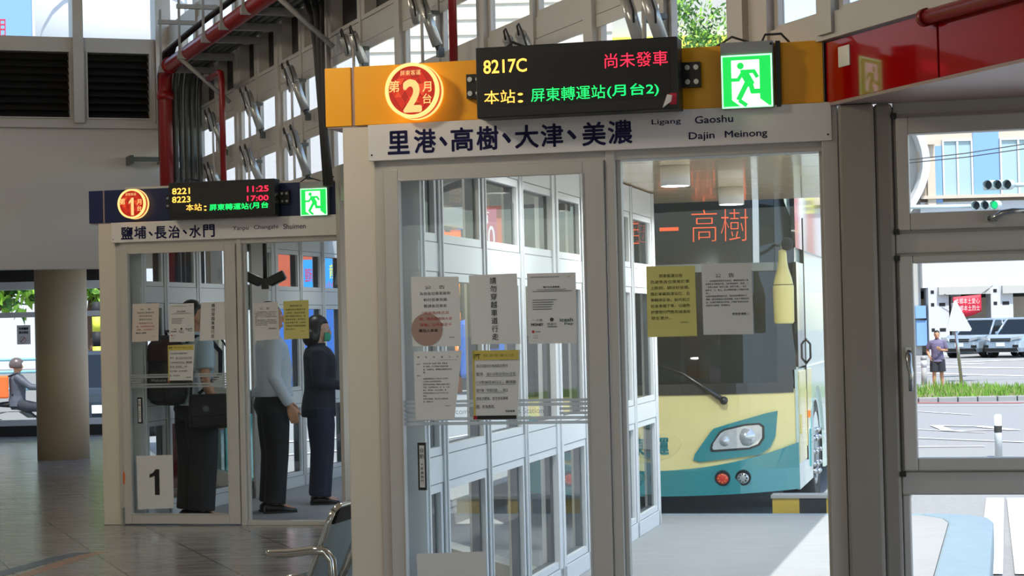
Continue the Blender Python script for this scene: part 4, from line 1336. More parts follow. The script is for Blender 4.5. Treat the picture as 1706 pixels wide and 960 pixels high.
    # wiper
    a, b = V((.34, S(.34, 1.30) - .05, 1.29)), V((.67, S(.67, 1.06) - .05, 1.06))
    q = MB(); q.tube([a + V((-.35, -.0, .12)), a, (a + b) / 2, b], [.008, .012, .018, .024], n=10); q.ell(b, .036); q.build('wiper', 'bus_black', root)
    # mirror arm with its yellow housing and round mirror
    mx, my = 1.19, -.10
    prof = [(.070, 1.685), (.083, 1.70), (.086, 1.98), (.084, 2.0), (.080, 2.01), (.070, 2.06), (.045, 2.14), (.036, 2.20), (.034, 2.26), (.028, 2.285), (.01, 2.29)]
    q = MB(); n = 28
    q.rings([[V((mx + .005 + r * math.cos(2 * PI * i / n), my + r * .75 * math.sin(2 * PI * i / n), z)) for i in range(n)] for r, z in prof])
    mh = q.build('mirror_housing', 'mirror_yellow', root, label='pale yellow bottle shaped mirror housing')
    q = MB(); q.rings([[V((mx + .005 + r * math.cos(2 * PI * i / n), my + r * .75 * math.sin(2 * PI * i / n), z)) for i in range(n)] for r, z in ((.0845, 2.0), (.0845, 2.006))]); q.build('mirror_seam', 'ink', mh)
    q = MB(); q.tube([(mx + .0, my, 2.28), (mx + .0, my + .05, 2.33), (mx - .04, my + .25, 2.33), (mx - .1, S(1.1, 2.3), 2.35)], .014); q.build('mirror_arm', 'steel', mh)
    q = MB(); q.ell((mx + .045, my, 2.335), (.05, .04, .055)); q.build('round_mirror', 'dark_rubber', mh, label='small round black mirror')
    # side skin on the right with the wheel arch
    def side(name, m, outline, off=.0, thick=.02, label=None, parent=None, s=1):
        q = MB(); q.prism(outline, 'yz', s * (HW - thick), s * (HW + off))
        return q.build(name, m, parent or root, label=label)
    wc, wr = 2.22, .66
    arch = [(wc - wr, .30)] + [(wc + wr * math.cos(t * PI / 14), .52 + wr * .88 * math.sin(t * PI / 14)) for t in range(14, -1, -1)] + [(wc + wr, .30)]
    for s in (1, -1):
        side('side_skirt', 'bus_pale', [(.30, .30)] + arch + [(9.5, .30), (9.5, 1.30), (.30, 1.30)], .004, .02, None, None, s)
        side('door_panel', 'bus_cream', [(.33, .52), (.95, .52), (.98, 1.12), (.35, 1.12)], .01, .02, 'cream front door panel', None, s)
        side('cream_flash', 'bus_cream', [(1.0, .62), (1.48, .95), (1.6, 1.28), (.36, 1.28), (.36, 1.12), (1.0, 1.12)], .012, .02, 'cream flash behind the door panel', None, s)
        side('teal_flash', 'bus_teal', [(1.28, .42), (1.54, .42), (1.60, .80), (1.68, 1.0), (1.50, .98), (1.34, .75)], .014, .02, 'teal flash before the wheel arch', None, s)
        side('side_window', 'bus_window', [(.34, 1.32), (.98, 1.32), (1.0, 2.2), (.34, 2.2)], .012, .02, None, None, s)
        side('window_band', 'bus_window', [(.34, 2.32), (10.6, 2.32), (10.6, 3.12), (.34, 3.12)], .010, .02, None, None, s)
        side('front_door_frame', 'bus_black', [(1.0, .50), (1.03, .50), (1.07, 2.6), (1.03, 2.6)], .016, .02, 'black door edge', None, s)
        q = MB(); q.box(s * HW, s * (HW + .03), 1.10, 1.20, .86, .92); q.build('side_marker', 'amber', root, label='amber side lamp')
        q = MB(); q.box(s * HW, s * (HW + .025), .38, .46, .76, .92); q.build('door_hinge', 'bus_cream', root)
        q = MB(); q.tube([(s * (HW + .01), 1.05, 1.55), (s * (HW + .05), 1.06, 1.5), (s * (HW + .05), 1.06, 1.38), (s * (HW + .01), 1.05, 1.33)], .01); q.build('grab_handle', 'bus_black', root)
        # wheels
        for yy in (wc, 8.4):
            q = MB(); q.lathe([(.30, -.02), (.36, .0), (.47, .0), (.50, -.05), (.50, -.26), (.46, -.29), (.28, -.29)], (0, 0, 0), 36, axis='x', cap=True)
            w_ = q.build('wheel', 'tyre', root, mw=Matrix.Translation((s * (HW - .02), yy, .50)) @ (Matrix.Rotation(PI, 4, 'Z') if s < 0 else Matrix.Identity(4)), label='black tyre')
            q = MB(); q.lathe([(.001, .0), (.10, .0), (.12, -.06), (.24, -.08), (.27, -.01), (.31, -.005), (.31, -.03)], (0, 0, 0), 32, axis='x', cap=False); hb = q.build('hub', 'hub', w_)
            q = MB()
            for t in range(10):
                a = 2 * PI * t / 10
                q.cyl((-.07, .20 * math.cos(a), .20 * math.sin(a)), (.02, .20 * math.cos(a), .20 * math.sin(a)), .022, n=8)
                q.ell((.02, .20 * math.cos(a), .20 * math.sin(a)), .024, 8, 6)
            q.build('wheel_nuts', 'steel', w_)
    q = MB(); q.box(-1.15, 1.15, .35, 11.3, .32, .66); q.box(-1.05, 1.05, .9, 3.4, .28, 1.2)
    q.build('underbody', 'tyre', root)
    return root
bus()

# wheel stop between bus and platform
p = PZ(1345, 857, -.02)
fr = Frame(p.x, p.y, 14, -.3)
x0 = fr.L(1290, 845)[0]
q = MB(); 
for i in range(5):
    a = x0 - .02 + i * .21
    q.box(a, a + .21, .05, .23, .0, .40, i % 2)
q.box(x0 - .03, x0 + 1.05, .04, .24, .40, .425, 2)
ws = tag(q.build('wheel_stop', ['hazard_yellow', 'hazard_black', 'grey_paint'], mw=fr.m), 'yellow and black striped kerb barrier beside the bus nose', 'barrier')
# ------------------------------------------------------------------ people
def hand(mb, wrist, d, n, side, curl=.35, k=1.0):
    """palm and five fingers; d: along the hand, n: the way the palm faces, side: +1/-1 for the thumb's side."""
    d, n = V(d).normalized(), V(n)
    n = (n - d * n.dot(d)).normalized()
    s = d.cross(n) * side
    w = V(wrist)
    for i in range(4):
        o = (i - 1.5) * .0195 * k
        mb.tube([w + s * o * .5, w + d * .045 * k + s * o * .9, w + d * .088 * k + s * o], [.013 * k, .0145 * k, .0125 * k], n=8)
    for i, (o, L) in enumerate(((-1.5, .064), (-.5, .074), (.5, .079), (1.5, .070))):
        p = w + d * .085 * k + s * o * .0195 * k
        pts = [p]
        a = curl * .6
        for q_ in (.42, .33, .25):
            dd = d * math.cos(a) + n * math.sin(a)
            p = p + dd * L * q_ * k
            pts.append(p)
            a += curl
        mb.tube(pts, [.0105 * k, .0098 * k, .009 * k, .0075 * k], n=8)
    p = w + d * .025 * k + s * .024 * k
    d1 = (d * .62 + s * .62 + n * .35).normalized()
    d2 = (d * .85 + s * .25 + n * .42).normalized()
    mb.tube([p, p + d1 * .038 * k, p + d1 * .038 * k + d2 * .032 * k, p + d1 * .038 * k + d2 * .056 * k], [.0145 * k, .012 * k, .0105 * k, .008 * k], n=8)

def ring(c, rx, ry, n=20, tilt=0.0, e=2.3):
    o = []
    for i in range(n):
        t = 2 * PI * i / n
        ct, st = math.cos(t), math.sin(t)
        x = rx * math.copysign(abs(ct) ** (2 / e), ct)
        y = ry * math.copysign(abs(st) ** (2 / e), st)
        o.append(V((c[0] + x, c[1] + y, c[2] + y * tilt)))
    return o
TORSO = [(.80, .02, .165, .105), (.88, -.015, .172, .125), (.96, -.01, .160, .118), (1.05, .0, .145, .108), (1.16, .005, .152, .112), (1.27, .01, .168, .120), (1.36, .0, .175, .112), (1.42, -.012, .135, .085), (1.455, -.02, .075, .065)]
def person(name, label, mw, H=1.7, arms=None, legs=None, skin='skin', top=None, bottom=None, shoes=None, hair_style='short', head_turn=0.0, voxel=.0065, head_tilt=0.0, glasses=False, belly=0.0, collar=None):
    """Faces +y with its right on +x; joints are given for a 1.70 m figure and scaled."""
    k = H / 1.70
    root = empty(name, mw @ Matrix.Scale(k, 4), label, 'person')
    arms = arms or {}
    legs = legs or {1: [(.09, 0, .86), (.10, .01, .48), (.10, -.02, .075)], -1: [(-.09, 0, .86), (-.10, .01, .48), (-.10, -.02, .075)]}
    AR = {1: [(.185, -.01, 1.385), (.235, -.02, 1.10), (.235, .05, .85), (0, .25, -1), (-1, .1, 0)], -1: [(-.185, -.01, 1.385), (-.235, -.02, 1.10), (-.235, .05, .85), (0, .25, -1), (1, .1, 0)]}
    AR.update(arms)
    HC = V((0, .005, 1.595))
    HM = Matrix.Translation(HC) @ Matrix.Rotation(head_turn, 4, 'Z') @ Matrix.Rotation(head_tilt, 4, 'X') @ Matrix.Translation(-HC)
    b = MB()
    b.rings([ring((0, y + (belly if .9 < z < 1.2 else 0) * .5, z), rx, ry + (belly if .9 < z < 1.2 else 0) * .5) for z, y, rx, ry in TORSO])
    b.tube([(0, -.02, 1.40), (0, -.012, 1.47), (0, .0, 1.56)], [.065, .056, .056], n=14)
    n0 = len(b.bm.verts)
    b.bm.verts.ensure_lookup_table()
    # head: skull, jaw, nose, ears, brow, lips
    b.ell((0, -.012, 1.625), (.076, .095, .098), 22, 16)
    b.rings([ring((0, .035, 1.487), .026, .026), ring((0, .03, 1.505), .045, .05), ring((0, .022, 1.545), .060, .068), ring((0, .012, 1.60), .068, .08), ring((0, .0, 1.66), .070, .088)])
    b.tube([(0, .090, 1.615), (0, .107, 1.592), (0, .112, 1.573), (0, .092, 1.562)], [.009, .011, .014, .010], n=10)
    b.ell((0, .092, 1.533), (.022, .010, .006), 12, 8); b.ell((0, .090, 1.522), (.019, .010, .006), 12, 8)
    b.ell((0, .080, 1.635), (.052, .016, .008), 12, 8)
    for s in (-1, 1):
        b.ell((s * .073, -.008, 1.588), (.009, .020, .032), 10, 10)
    b.bm.verts.ensure_lookup_table()
    for v in b.bm.verts[n0:]:
        v.co = HM @ v.co
    for s in (1, -1):
        sh, el, wr, hd, pn = AR[s]
        sh, el, wr = V(sh), V(el), V(wr)
        b.tube([V((s * .10, -.01, 1.39)), sh, sh + (el - sh) * .4, el, el + (wr - el) * .35, wr], [.055, .058, .047, .038, .041, .027], n=14)
        hand(b, wr, hd, pn, 1 if s > 0 else -1)
        hp, kn, an = [V(p) for p in legs[s]]
        b.tube([hp + V((0, 0, .03)), hp + (kn - hp) * .3, kn, kn + (an - kn) * .3 + V((0, -.012, 0)), an], [.098, .085, .057, .057, .036], n=16)
        b.tube([an + V((0, -.05, -.035)), an + V((0, .0, -.03)), an + V((0, .09, -.045)), an + V((0, .17, -.055))], [.030, .036, .032, .020], n=12)
    body = b.build('body', skin, root)
    baked(body, [('REMESH', dict(mode='VOXEL', voxel_size=voxel)), ('SMOOTH', dict(factor=.5, iterations=3))])
    # eyes
    for s in (-1, 1):
        e = MB(); e.ell((s * .031, .074, 1.612), .0125, 12, 8)
        e.bm.verts.ensure_lookup_table()
        for v in e.bm.verts: v.co = HM @ v.co
        e.build('eye', 'eye_white', root, smooth=True)
        e = MB(); e.ell((s * .031, .0845, 1.612), (.0055, .003, .0055), 10, 6)
        for v in e.bm.verts: v.co = HM @ v.co
        e.build('pupil', 'ink', root)
    # hair
    h = MB()
    def cap_pts(sx, sy, sz, zc=1.632, cut=None, yc=-.018):
        h.ell((0, yc, zc), (sx, sy, sz), 28, 20)
    if hair_style == 'short':
        cap_pts(.083, .100, .103)
        for v in h.bm.verts:
            if v.co.z < 1.66 and v.co.y > .0: v.co.y = min(v.co.y, .0 + max(0, (v.co.z - 1.63)) * 2); v.co.x *= .9
            if v.co.z < 1.56: v.co.z = 1.56; 
    else:
        cap_pts(.090, .106, .108)
        h.ell((0, -.06, 1.53), (.112, .085, .10), 20, 14)
        h.rings([ring((0, -.05, 1.465), .085, .055), ring((0, -.045, 1.50), .098, .07), ring((0, -.035, 1.56), .098, .08), ring((0, -.03, 1.63), .09, .08)])
        for v in h.bm.verts:
            if v.co.z < 1.655 and v.co.y > .015: v.co.y = .015 + (v.co.y - .015) * .12
    for v in h.bm.verts: v.co = HM @ v.co
    ho = h.build('hair', 'hair', root)
    baked(ho, [('REMESH', dict(mode='VOXEL', voxel_size=.009)), ('SMOOTH', dict(factor=.5, iterations=2))])
    # clothes
    if top:
        m, sleeve, hem, loose = top
        c = MB()
        rr = [(hem, TORSO[1][1] if hem < .95 else -.005, .172 + loose, .126 + loose + belly)] + [(z, y + (belly if .9 < z < 1.2 else 0) * .5, rx + loose * (.9 if z < 1.3 else .5), ry + loose + (belly if .9 < z < 1.2 else 0) * .5) for z, y, rx, ry in TORSO if z > hem + .05]
        rr[-1] = (1.462, -.02, .078, .07)
        c.rings([ring((0, y, z), rx, ry, 24) for z, y, rx, ry in rr])
        for s in (1, -1):
            sh, el, wr = [V(p) for p in AR[s][:3]]
            if sleeve == 'short':
                end = sh + (el - sh) * .72
                c.tube([V((s * .09, -.01, 1.385)), sh, sh + (end - sh) * .6, end], [.068, .072, .066 + loose * .4, .064 + loose * .5], n=16)
            else:
                c.tube([V((s * .09, -.01, 1.385)), sh, sh + (el - sh) * .5, el, el + (wr - el) * .5, el + (wr - el) * .93], [.068, .072, .062 + loose * .3, .054 + loose * .2, .050, .042], n=16)
        to = c.build('top', m, root)
        baked(to, [('REMESH', dict(mode='VOXEL', voxel_size=.010)), ('SMOOTH', dict(factor=.5, iterations=4))])
        c = MB()
        c.rings([ring((0, -.018, 1.435), .080, .074), ring((0, -.012, 1.475), .068, .066)], cap=False)
        c.rings([ring((0, -.018, 1.435), .086, .080), ring((0, -.012, 1.478), .074, .072)], cap=False)
        c.build('collar', collar or m, root)
    if bottom:
        m, cuff, loose = bottom
        c = MB()
        c.rings([ring((0, -.005, .78), .165, .115), ring((0, -.015, .87), .178 + loose * .4, .135 + loose * .4), ring((0, -.01, .95), .166 + loose * .3, .128), ring((0, 0, 1.0), .160 + loose * .2, .124)])
        for s in (1, -1):
            hp, kn, an = [V(p) for p in legs[s]]
            end = kn + (an - kn) * cuff if cuff > 0 else hp + (kn - hp) * (1 + cuff)
            pts = [hp + V((0, 0, .03)), hp + (kn - hp) * .35] + ([kn, kn + (an - kn) * .5, end] if cuff > 0 else [end])
            c.tube(pts, [.105 + loose * .6, .098 + loose] + ([.078 + loose, .074 + loose, .073 + loose] if cuff > 0 else [.085 + loose * 1.4]), n=18)
        bo = c.build('trousers', m, root)
        baked(bo, [('REMESH', dict(mode='VOXEL', voxel_size=.010)), ('SMOOTH', dict(factor=.5, iterations=4))])
    if shoes:
        for s in (1, -1):
            an = V(legs[s][2])
            c = MB()
            z0 = an.z - .075
            prof = [(-.085, .028, .055), (-.06, .036, .075), (.0, .040, .085), (.07, .047, .062), (.13, .046, .042), (.175, .030, .034)]
            c.rings([[V((an.x + w_ * math.cos(2 * PI * i / 16), an.y + y, z0 + h_ * .5 + h_ * .5 * math.sin(2 * PI * i / 16))) for i in range(16)] for y, w_, h_ in prof])
            so = c.build('shoe', shoes, root)
            c = MB(); c.prism([(an.x - .038, an.y - .09), (an.x + .038, an.y - .09), (an.x + .05, an.y + .08), (an.x + .034, an.y + .18), (an.x - .034, an.y + .18), (an.x - .05, an.y + .08)], 'xy', z0 - .002, z0 + .014)
            c.build('sole', 'dark_rubber', so)
    return root, HM
def face_dir(px, py, heading, z=0.0):
    p = PZ(px, py, z)
    return Matrix.Translation((p.x, p.y, z)) @ Matrix.Rotation(heading, 4, 'Z')
def head_to(x, y):
    return math.atan2(y, x) - PI / 2
# with a backpack, behind the far door
mA = face_dir(330, 865, head_to(.80, .60))
pA, _ = person('person', 'person in a pale short-sleeved shirt with a black backpack behind the far sliding door', mA, 1.74,
    arms={1: [(.19, -.01, 1.385), (.255, -.05, 1.10), (.25, .06, .85), (.0, .35, -1), (-1, .1, 0)]}, skin='skin', top=('shirt_pale', 'short', .90, .018), bottom=('trouser_black', 1.0, .032), shoes='shoe_black', head_turn=-.15)
bk = empty('backpack', mA @ Matrix.Translation((-.03, -.17, .95)) @ Matrix.Scale(1.1, 4), 'black backpack with a maroon flap on the back of the nearest waiting person', 'backpack')
q = MB()
q.rings([ring((0, -.06, z), rx, ry, 28, 0, 3.5) for z, rx, ry in ((-.02, .12, .05), (.0, .16, .085), (.06, .175, .105), (.25, .175, .11), (.40, .16, .095), (.47, .12, .06), (.49, .05, .02))])
q.build('main_bag', 'bag_black', bk)
q = MB(); q.rings([ring((0, -.075, z), rx, ry, 28, 0, 3.5) for z, rx, ry in ((.30, .165, .10), (.31, .178, .112), (.40, .168, .10), (.46, .12, .06))]); q.build('flap', 'bag_maroon', bk, label='maroon flap')
q = MB(); q.rings([ring((0, -.155, z), rx, ry, 24, 0, 3.5) for z, rx, ry in ((.02, .09, .02), (.04, .125, .04), (.20, .125, .04), (.24, .08, .015))]); q.build('front_pocket', 'bag_black', bk)
for s in (-1, 1):
    q = MB(); q.tube([(s * .10 + .03, .03, .44), (s * .12 + .03, .10, .475), (s * .115 + .03, .21, .46), (s * .13 + .03, .295, .36), (s * .15 + .03, .28, .2), (s * .16 + .02, .10, .06)], .022, n=8, flat=.45); q.build('shoulder_strap', 'jacket_navy', bk)
q = MB(); q.tube([(-.04, -.03, .47), (-.03, -.05, .52), (.03, -.05, .52), (.04, -.03, .47)], .010, n=8); q.build('grab_loop', 'bag_black', bk)
sb = empty('shoulder_bag', mA @ Matrix.Translation((.275, -.02, .74)) @ Matrix.Rotation(-.5, 4, 'Z'), 'black shoulder bag hanging at the hip of the person with the backpack', 'bag')
q = MB(); q.box(-.045, .045, -.165, .165, 0, .26); q.build('bag_body', 'bag_black', sb, bevel=.03)
q = MB(); q.box(.03, .062, -.15, .15, .10, .275); fl = q.build('flap', 'bag_black', sb, bevel=.012)
q = MB(); q.cyl((.062, -.03, .16), (.066, -.03, .16), .025, n=20); q.build('emblem', 'conduit', fl, label='round grey emblem')
q = MB(); q.tube([(0, -.15, .24), (-.05, -.14, .42), (-.22, -.14, .70), (-.33, -.02, .76), (-.33, .08, .74), (-.2, .17, .6), (-.06, .16, .4), (0, .15, .24)], .014, n=8, flat=.5); q.build('strap', 'bag_black', sb)
# white long-sleeved shirt, behind the far fixed glass
mB = face_dir(458, 853, head_to(.93, .30))
pB, _ = person('person', 'person in a white long-sleeved shirt and black trousers facing right behind the far fixed glass', mB, 1.72,
    arms={1: [(.19, -.02, 1.385), (.235, -.03, 1.11), (.225, .10, .87), (0, .30, -1), (-1, .2, 0)], -1: [(-.19, -.02, 1.385), (-.225, .02, 1.11), (-.20, .15, .90), (0, .4, -1), (1, .2, 0)]},
    top=('shirt_white', 'long', .95, .018), bottom=('trouser_black', 1.0, .018), shoes='shoe_black', belly=.03, hair_style='short')
q = MB(); q.rings([ring((0, -.002, z), .171, .14, 28) for z in (.965, 1.0)], cap=False); q.rings([ring((0, -.002, z), .166, .135, 28) for z in (.965, 1.0)], cap=False); q.build('belt', 'shoe_black', pB)
# masked person in navy
mC = face_dir(537, 839, head_to(.99, .12))
pC, HMc = person('person', 'person with dark bobbed hair, green face mask and navy jacket holding papers', mC, 1.60,
    arms={1: [(.17, -.01, 1.38), (.215, -.02, 1.12), (.10, .20, 1.08), (-.25, 1, .05), (-.6, 0, .8)], -1: [(-.17, -.01, 1.38), (-.215, .0, 1.12), (-.06, .22, 1.07), (.25, 1, .05), (.6, 0, .8)]},
    skin='skin_light', top=('jacket_navy', 'long', .80, .035), bottom=('trouser_navy', 1.0, .030), shoes='shoe_black', hair_style='bob', head_tilt=-.12)
q = MB(); q.rings([[V((x * .066, .045 + .058 * math.cos(x * 1.35) + (.016 if .2 < t < .8 else 0) * math.cos(x * 1.5), 1.50 + t * .082)) for x in [-1 + 2 * i / 12 for i in range(13)]] for t in (0, .25, .5, .75, 1)], cap=False, closed=False)
for v in q.bm.verts: v.co = HMc @ v.co
mk = q.build('face_mask', 'mask_green', pC, label='green face mask'); so_ = mk.modifiers.new('solid', 'SOLIDIFY'); so_.thickness = .003
q = MB()
for s in (-1, 1):
    q.lathe([(.024, -.0015), (.0265, 0), (.024, .0015)], (s * .032, .104, 1.607), 20, axis='y', cap=False); q.tube([(s * .058, .104, 1.612), (s * .078, .05, 1.612), (s * .08, -.01, 1.60)], .0022, n=6)
q.tube([(-.007, .106, 1.612), (.007, .106, 1.612)], .002, n=6)
for v in q.bm.verts: v.co = HMc @ v.co
q.build('spectacles', 'steel', pC)
pp = empty('striped_bag', mC @ Matrix.Translation((.06, .29, .70)), 'pink and white striped bag hanging from the hands of the masked person', 'bag')
q = MB()
q.rings([ring((0, 0, z), rx, ry, 20, 0, 3) for z, rx, ry in ((0, .05, .08), (.02, .06, .11), (.16, .055, .105), (.26, .035, .085), (.29, .015, .06))]); q.build('bag_body', 'stripe_red', pp)
for i in range(5):
    q = MB(); z = .03 + i * .05; q.rings([ring((0, 0, z + d_), .0635 - i * .0015 - (.012 if i > 3 else 0), .113 - i * .003 - (.008 if i > 3 else 0), 20, .5, 3) for d_ in (0, .02)], cap=False); q.build('white_stripe', 'paper', pp)
q = MB(); q.tube([(0, -.03, .28), (0, -.02, .34), (0, .02, .34), (0, .03, .28)], .006, n=6); q.build('handle', 'stripe_red', pp)
ps = empty('folded_papers', mC @ Matrix.Translation((.0, .40, .985)) @ Matrix.Rotation(.5, 4, 'X'), 'folded pale papers held by the masked person', 'papers')
q = MB(); q.box(-.06, .06, -.06, .06, 0, .004); q.box(-.05, .058, -.055, .055, .004, .007); q.build('sheet', 'paper_pink', ps)
# ------------------------------------------------------------------ outdoors: ground
def sm(t):
    t = max(0.0, min(1.0, t))
    return t * t * (3 - 2 * t)
def gz(x, y):
    r = sm((x - 2.5) / 6)
    return -.22 - .30 * sm((-x - 5) / 2) * sm((y - 30.3) / 5) - .43 * r * sm((y - 22) / 30) + .28 * r * sm((y - 64) / 22)
def ground_patch(name, m, poly, lift, sub=24, kind='structure', label=None):
    """A sheet over the sloping ground inside a quadrilateral."""
    mb = MB()
    a, b, c, d = [V((p[0], p[1], 0)) for p in poly]
    vs = []
    for j in range(sub + 1):
        for i in range(sub + 1):
            u_, v_ = i / sub, j / sub
            p = a * (1 - u_) * (1 - v_) + b * u_ * (1 - v_) + c * u_ * v_ + d * (1 - u_) * v_
            vs.append(mb.bm.verts.new((p.x, p.y, gz(p.x, p.y) + lift)))
    for j in range(sub):
        for i in range(sub):
            k = j * (sub + 1) + i
            mb.bm.faces.new((vs[k], vs[k + 1], vs[k + sub + 2], vs[k + sub + 1])).smooth = True
    o = mb.build(name, m)
    o['kind'] = kind
    return o
ground_patch('road', 'asphalt', [(-90, 4), (110, 4), (170, 320), (-150, 320)], 0, 150)
def on_ground(px, py):
    d = ray(px, py)
    t = 5.0
    while t < 400:
        p = C0 + d * t
        if p.z <= gz(p.x, p.y): return p
        t += .05
    return C0 + d * 400
def road_line(px0, py0, px1, py1, wd=.15, m='road_white'):
    a, b = on_ground(px0, py0), on_ground(px1, py1)
    a, b = V((a.x, a.y, 0)), V((b.x, b.y, 0))
    d = (b - a).normalized(); n = V((-d.y, d.x, 0)) * wd / 2
    return ground_patch('road_marking', m, [a - n, b - n, b + n, a + n], .012, 10)
for ln in [(672, 828, 775, 826, .14), (700, 787, 790, 773, .12), (742, 852, 805, 828, .13), (742, 862, 810, 842, .13), (805, 830, 880, 806, .13), (700, 740, 800, 722, .12), (672, 742, 720, 738, .12), (980, 742, 860, 757, .12),
           (1525, 716, 1640, 722, .10), (1525, 731, 1706, 738, .12), (1520, 746, 1640, 745, .10), (1525, 686, 1620, 692, .10), (1525, 672, 1706, 672, .5, 'road_red'), (1525, 677, 1706, 676, .15),
           (1558, 710, 1625, 712, .25), (1558, 710, 1580, 719, .18), (1580, 719, 1685, 717, .18), (1625, 711, 1690, 718, .25),
           (1658, 832, 1650, 960, .16), (1692, 832, 1712, 960, .16), (1525, 612, 1706, 614, .8), (1525, 622, 1706, 627, .5), (1590, 604, 1706, 600, .6), (1525, 606, 1640, 607, .5), (420, 742, 575, 730, .3), (430, 763, 570, 752, .2)]:
    road_line(*ln)

# marker post on the road by the window
p = on_ground(1664, 762)
q = MB(); q.cyl((0, 0, 0), (0, 0, .50), .045, n=16); q.ell((0, 0, .50), (.045, .045, .02))
o = tag(q.build('marker_post', 'white_paint', mw=TR(p.x, p.y, gz(p.x, p.y))), 'slim white marker post on the asphalt outside the right window', 'post')
q = MB(); q.cyl((0, 0, .30), (0, 0, .38), .047, n=16, cap=False); q.build('band', 'ink_grey', o, label='dark band')

# ------------------------------------------------------------------ grass island with the triangular sign
random.seed(11)
isl = [(9.0, 49.2), (20.5, 48.5), (21.5, 56.2), (9.6, 56.8)]
ground_patch('island_soil', 'soil', isl, .09, 14)
q = MB()
for i in range(5200):
    u_, v_ = random.random(), random.random()
    p = V((*isl[0], 0)) * (1 - u_) * (1 - v_) + V((*isl[1], 0)) * u_ * (1 - v_) + V((*isl[2], 0)) * u_ * v_ + V((*isl[3], 0)) * (1 - u_) * v_
    z = gz(p.x, p.y) + .08
    h = random.uniform(.10, .26) * (1 + .5 * (random.random() < .08)) * (.75 + .3 * math.sin(p.x * 1.7) + .2 * v_)
    a = random.uniform(0, PI); dx, dy = math.cos(a) * .018, math.sin(a) * .018
    lx, ly = random.uniform(-.08, .08), random.uniform(-.06, .06)
    mi = 1 if (p.x < 13 and random.random() < .12) or random.random() < .04 else 0
    q.face([(p.x - dx, p.y - dy, z), (p.x + dx, p.y + dy, z), (p.x + lx * .5 + dx * .6, p.y + ly * .5 + dy * .6, z + h * .6), (p.x + lx, p.y + ly, z + h), (p.x + lx * .5 - dx * .6, p.y + ly * .5 - dy * .6, z + h * .6)], mi)
tag(q.build('grass', ['grass', 'grass_dry'], normals=False), 'long bright green grass on the traffic island', 'grass', kind='stuff')
k_ = MB()
for i in range(24):
    x = 9.0 + i * .48
    y = 49.1 - .06 * i * .48 * 1.0
    k_.box(x, x + .46, y - .2, y, gz(x, y) - .1, gz(x, y) + .13)
structure(k_.build('island_kerb', 'concrete', bevel=.02))
p = on_ground(1604, 655)
s_ = F_PX / p.y
gz0 = gz(p.x, p.y)
root = empty('triangle_sign', TR(p.x, p.y, gz0), 'white back of a triangular road sign leaning on its post in the grass', 'road sign')
tilt = V((-.085, 0, 1)).normalized()
q = MB(); q.tube([(0, 0, 0), tilt * 2.5], .045, n=12); q.build('post', 'steel', root)
tp = {}
q = MB()
def SX(px, py): return V(((px - 853) * p.y / F_PX - p.x, 0, 1.5 + (543 - .0235 * (px - 853) - py) * p.y / F_PX - gz0))
A, B, C_ = SX(1589, 497), SX(1573, 552), SX(1618, 552)
cen = (A + B + C_) / 3
tri = []
for w0 in (A, B, C_):
    for w1 in (A, B, C_):
        if (w0 - w1).length > .01: tri.append(w0 + (w1 - w0).normalized() * .07)
order = [tri[0], tri[2], tri[3], tri[5], tri[4], tri[1]]
q.prism([(v.x, v.z) for v in order], 'xz', -.07, -.05)
q.build('sign_plate', 'white_paint', root)
q = MB(); q.box(cen.x - .12, cen.x + .18, -.055, .05, cen.z + .12, cen.z + .17); q.build('clamp', 'steel', root)
p = on_ground(1540, 642)
q = MB(); q.cyl((0, 0, 0), (0, 0, .55), .09, n=16, mi=0); q.cyl((0, 0, .55), (0, 0, .78), .092, n=16, mi=1); q.cyl((0, 0, .78), (0, 0, .9), .095, n=16, mi=0)
tag(q.build('bollard', ['grey_paint', 'white_paint'], mw=TR(p.x, p.y, gz(p.x, p.y))), 'short grey and white bollard beside the walking person outside', 'bollard')
# person walking outside
p = PD(1563, 640, 57.5)
mP = Matrix.Translation((p.x, p.y, gz(p.x, p.y))) @ Matrix.Rotation(head_to(-.25, -1), 4, 'Z')
person('person', 'person in a purple tee shirt and dark shorts standing beyond the grass', mP, 1.70,
    arms={-1: [(-.19, 0, 1.385), (-.27, -.03, 1.14), (-.10, .22, 1.16), (.5, .5, .4), (.3, -.8, .3)], 1: [(.19, 0, 1.385), (.29, -.06, 1.14), (.21, .12, .96), (-.3, .4, -.8), (-1, 0, 0)]},
    legs={1: [(.09, 0, .86), (.10, .05, .48), (.11, .05, .075)], -1: [(-.09, 0, .86), (-.11, .0, .48), (-.12, -.06, .075)]}, skin='skin', top=('tee_purple', 'short', .82, .028), bottom=('shorts_dark', -.12, .03), shoes='shoe_black', voxel=.009, belly=.02)

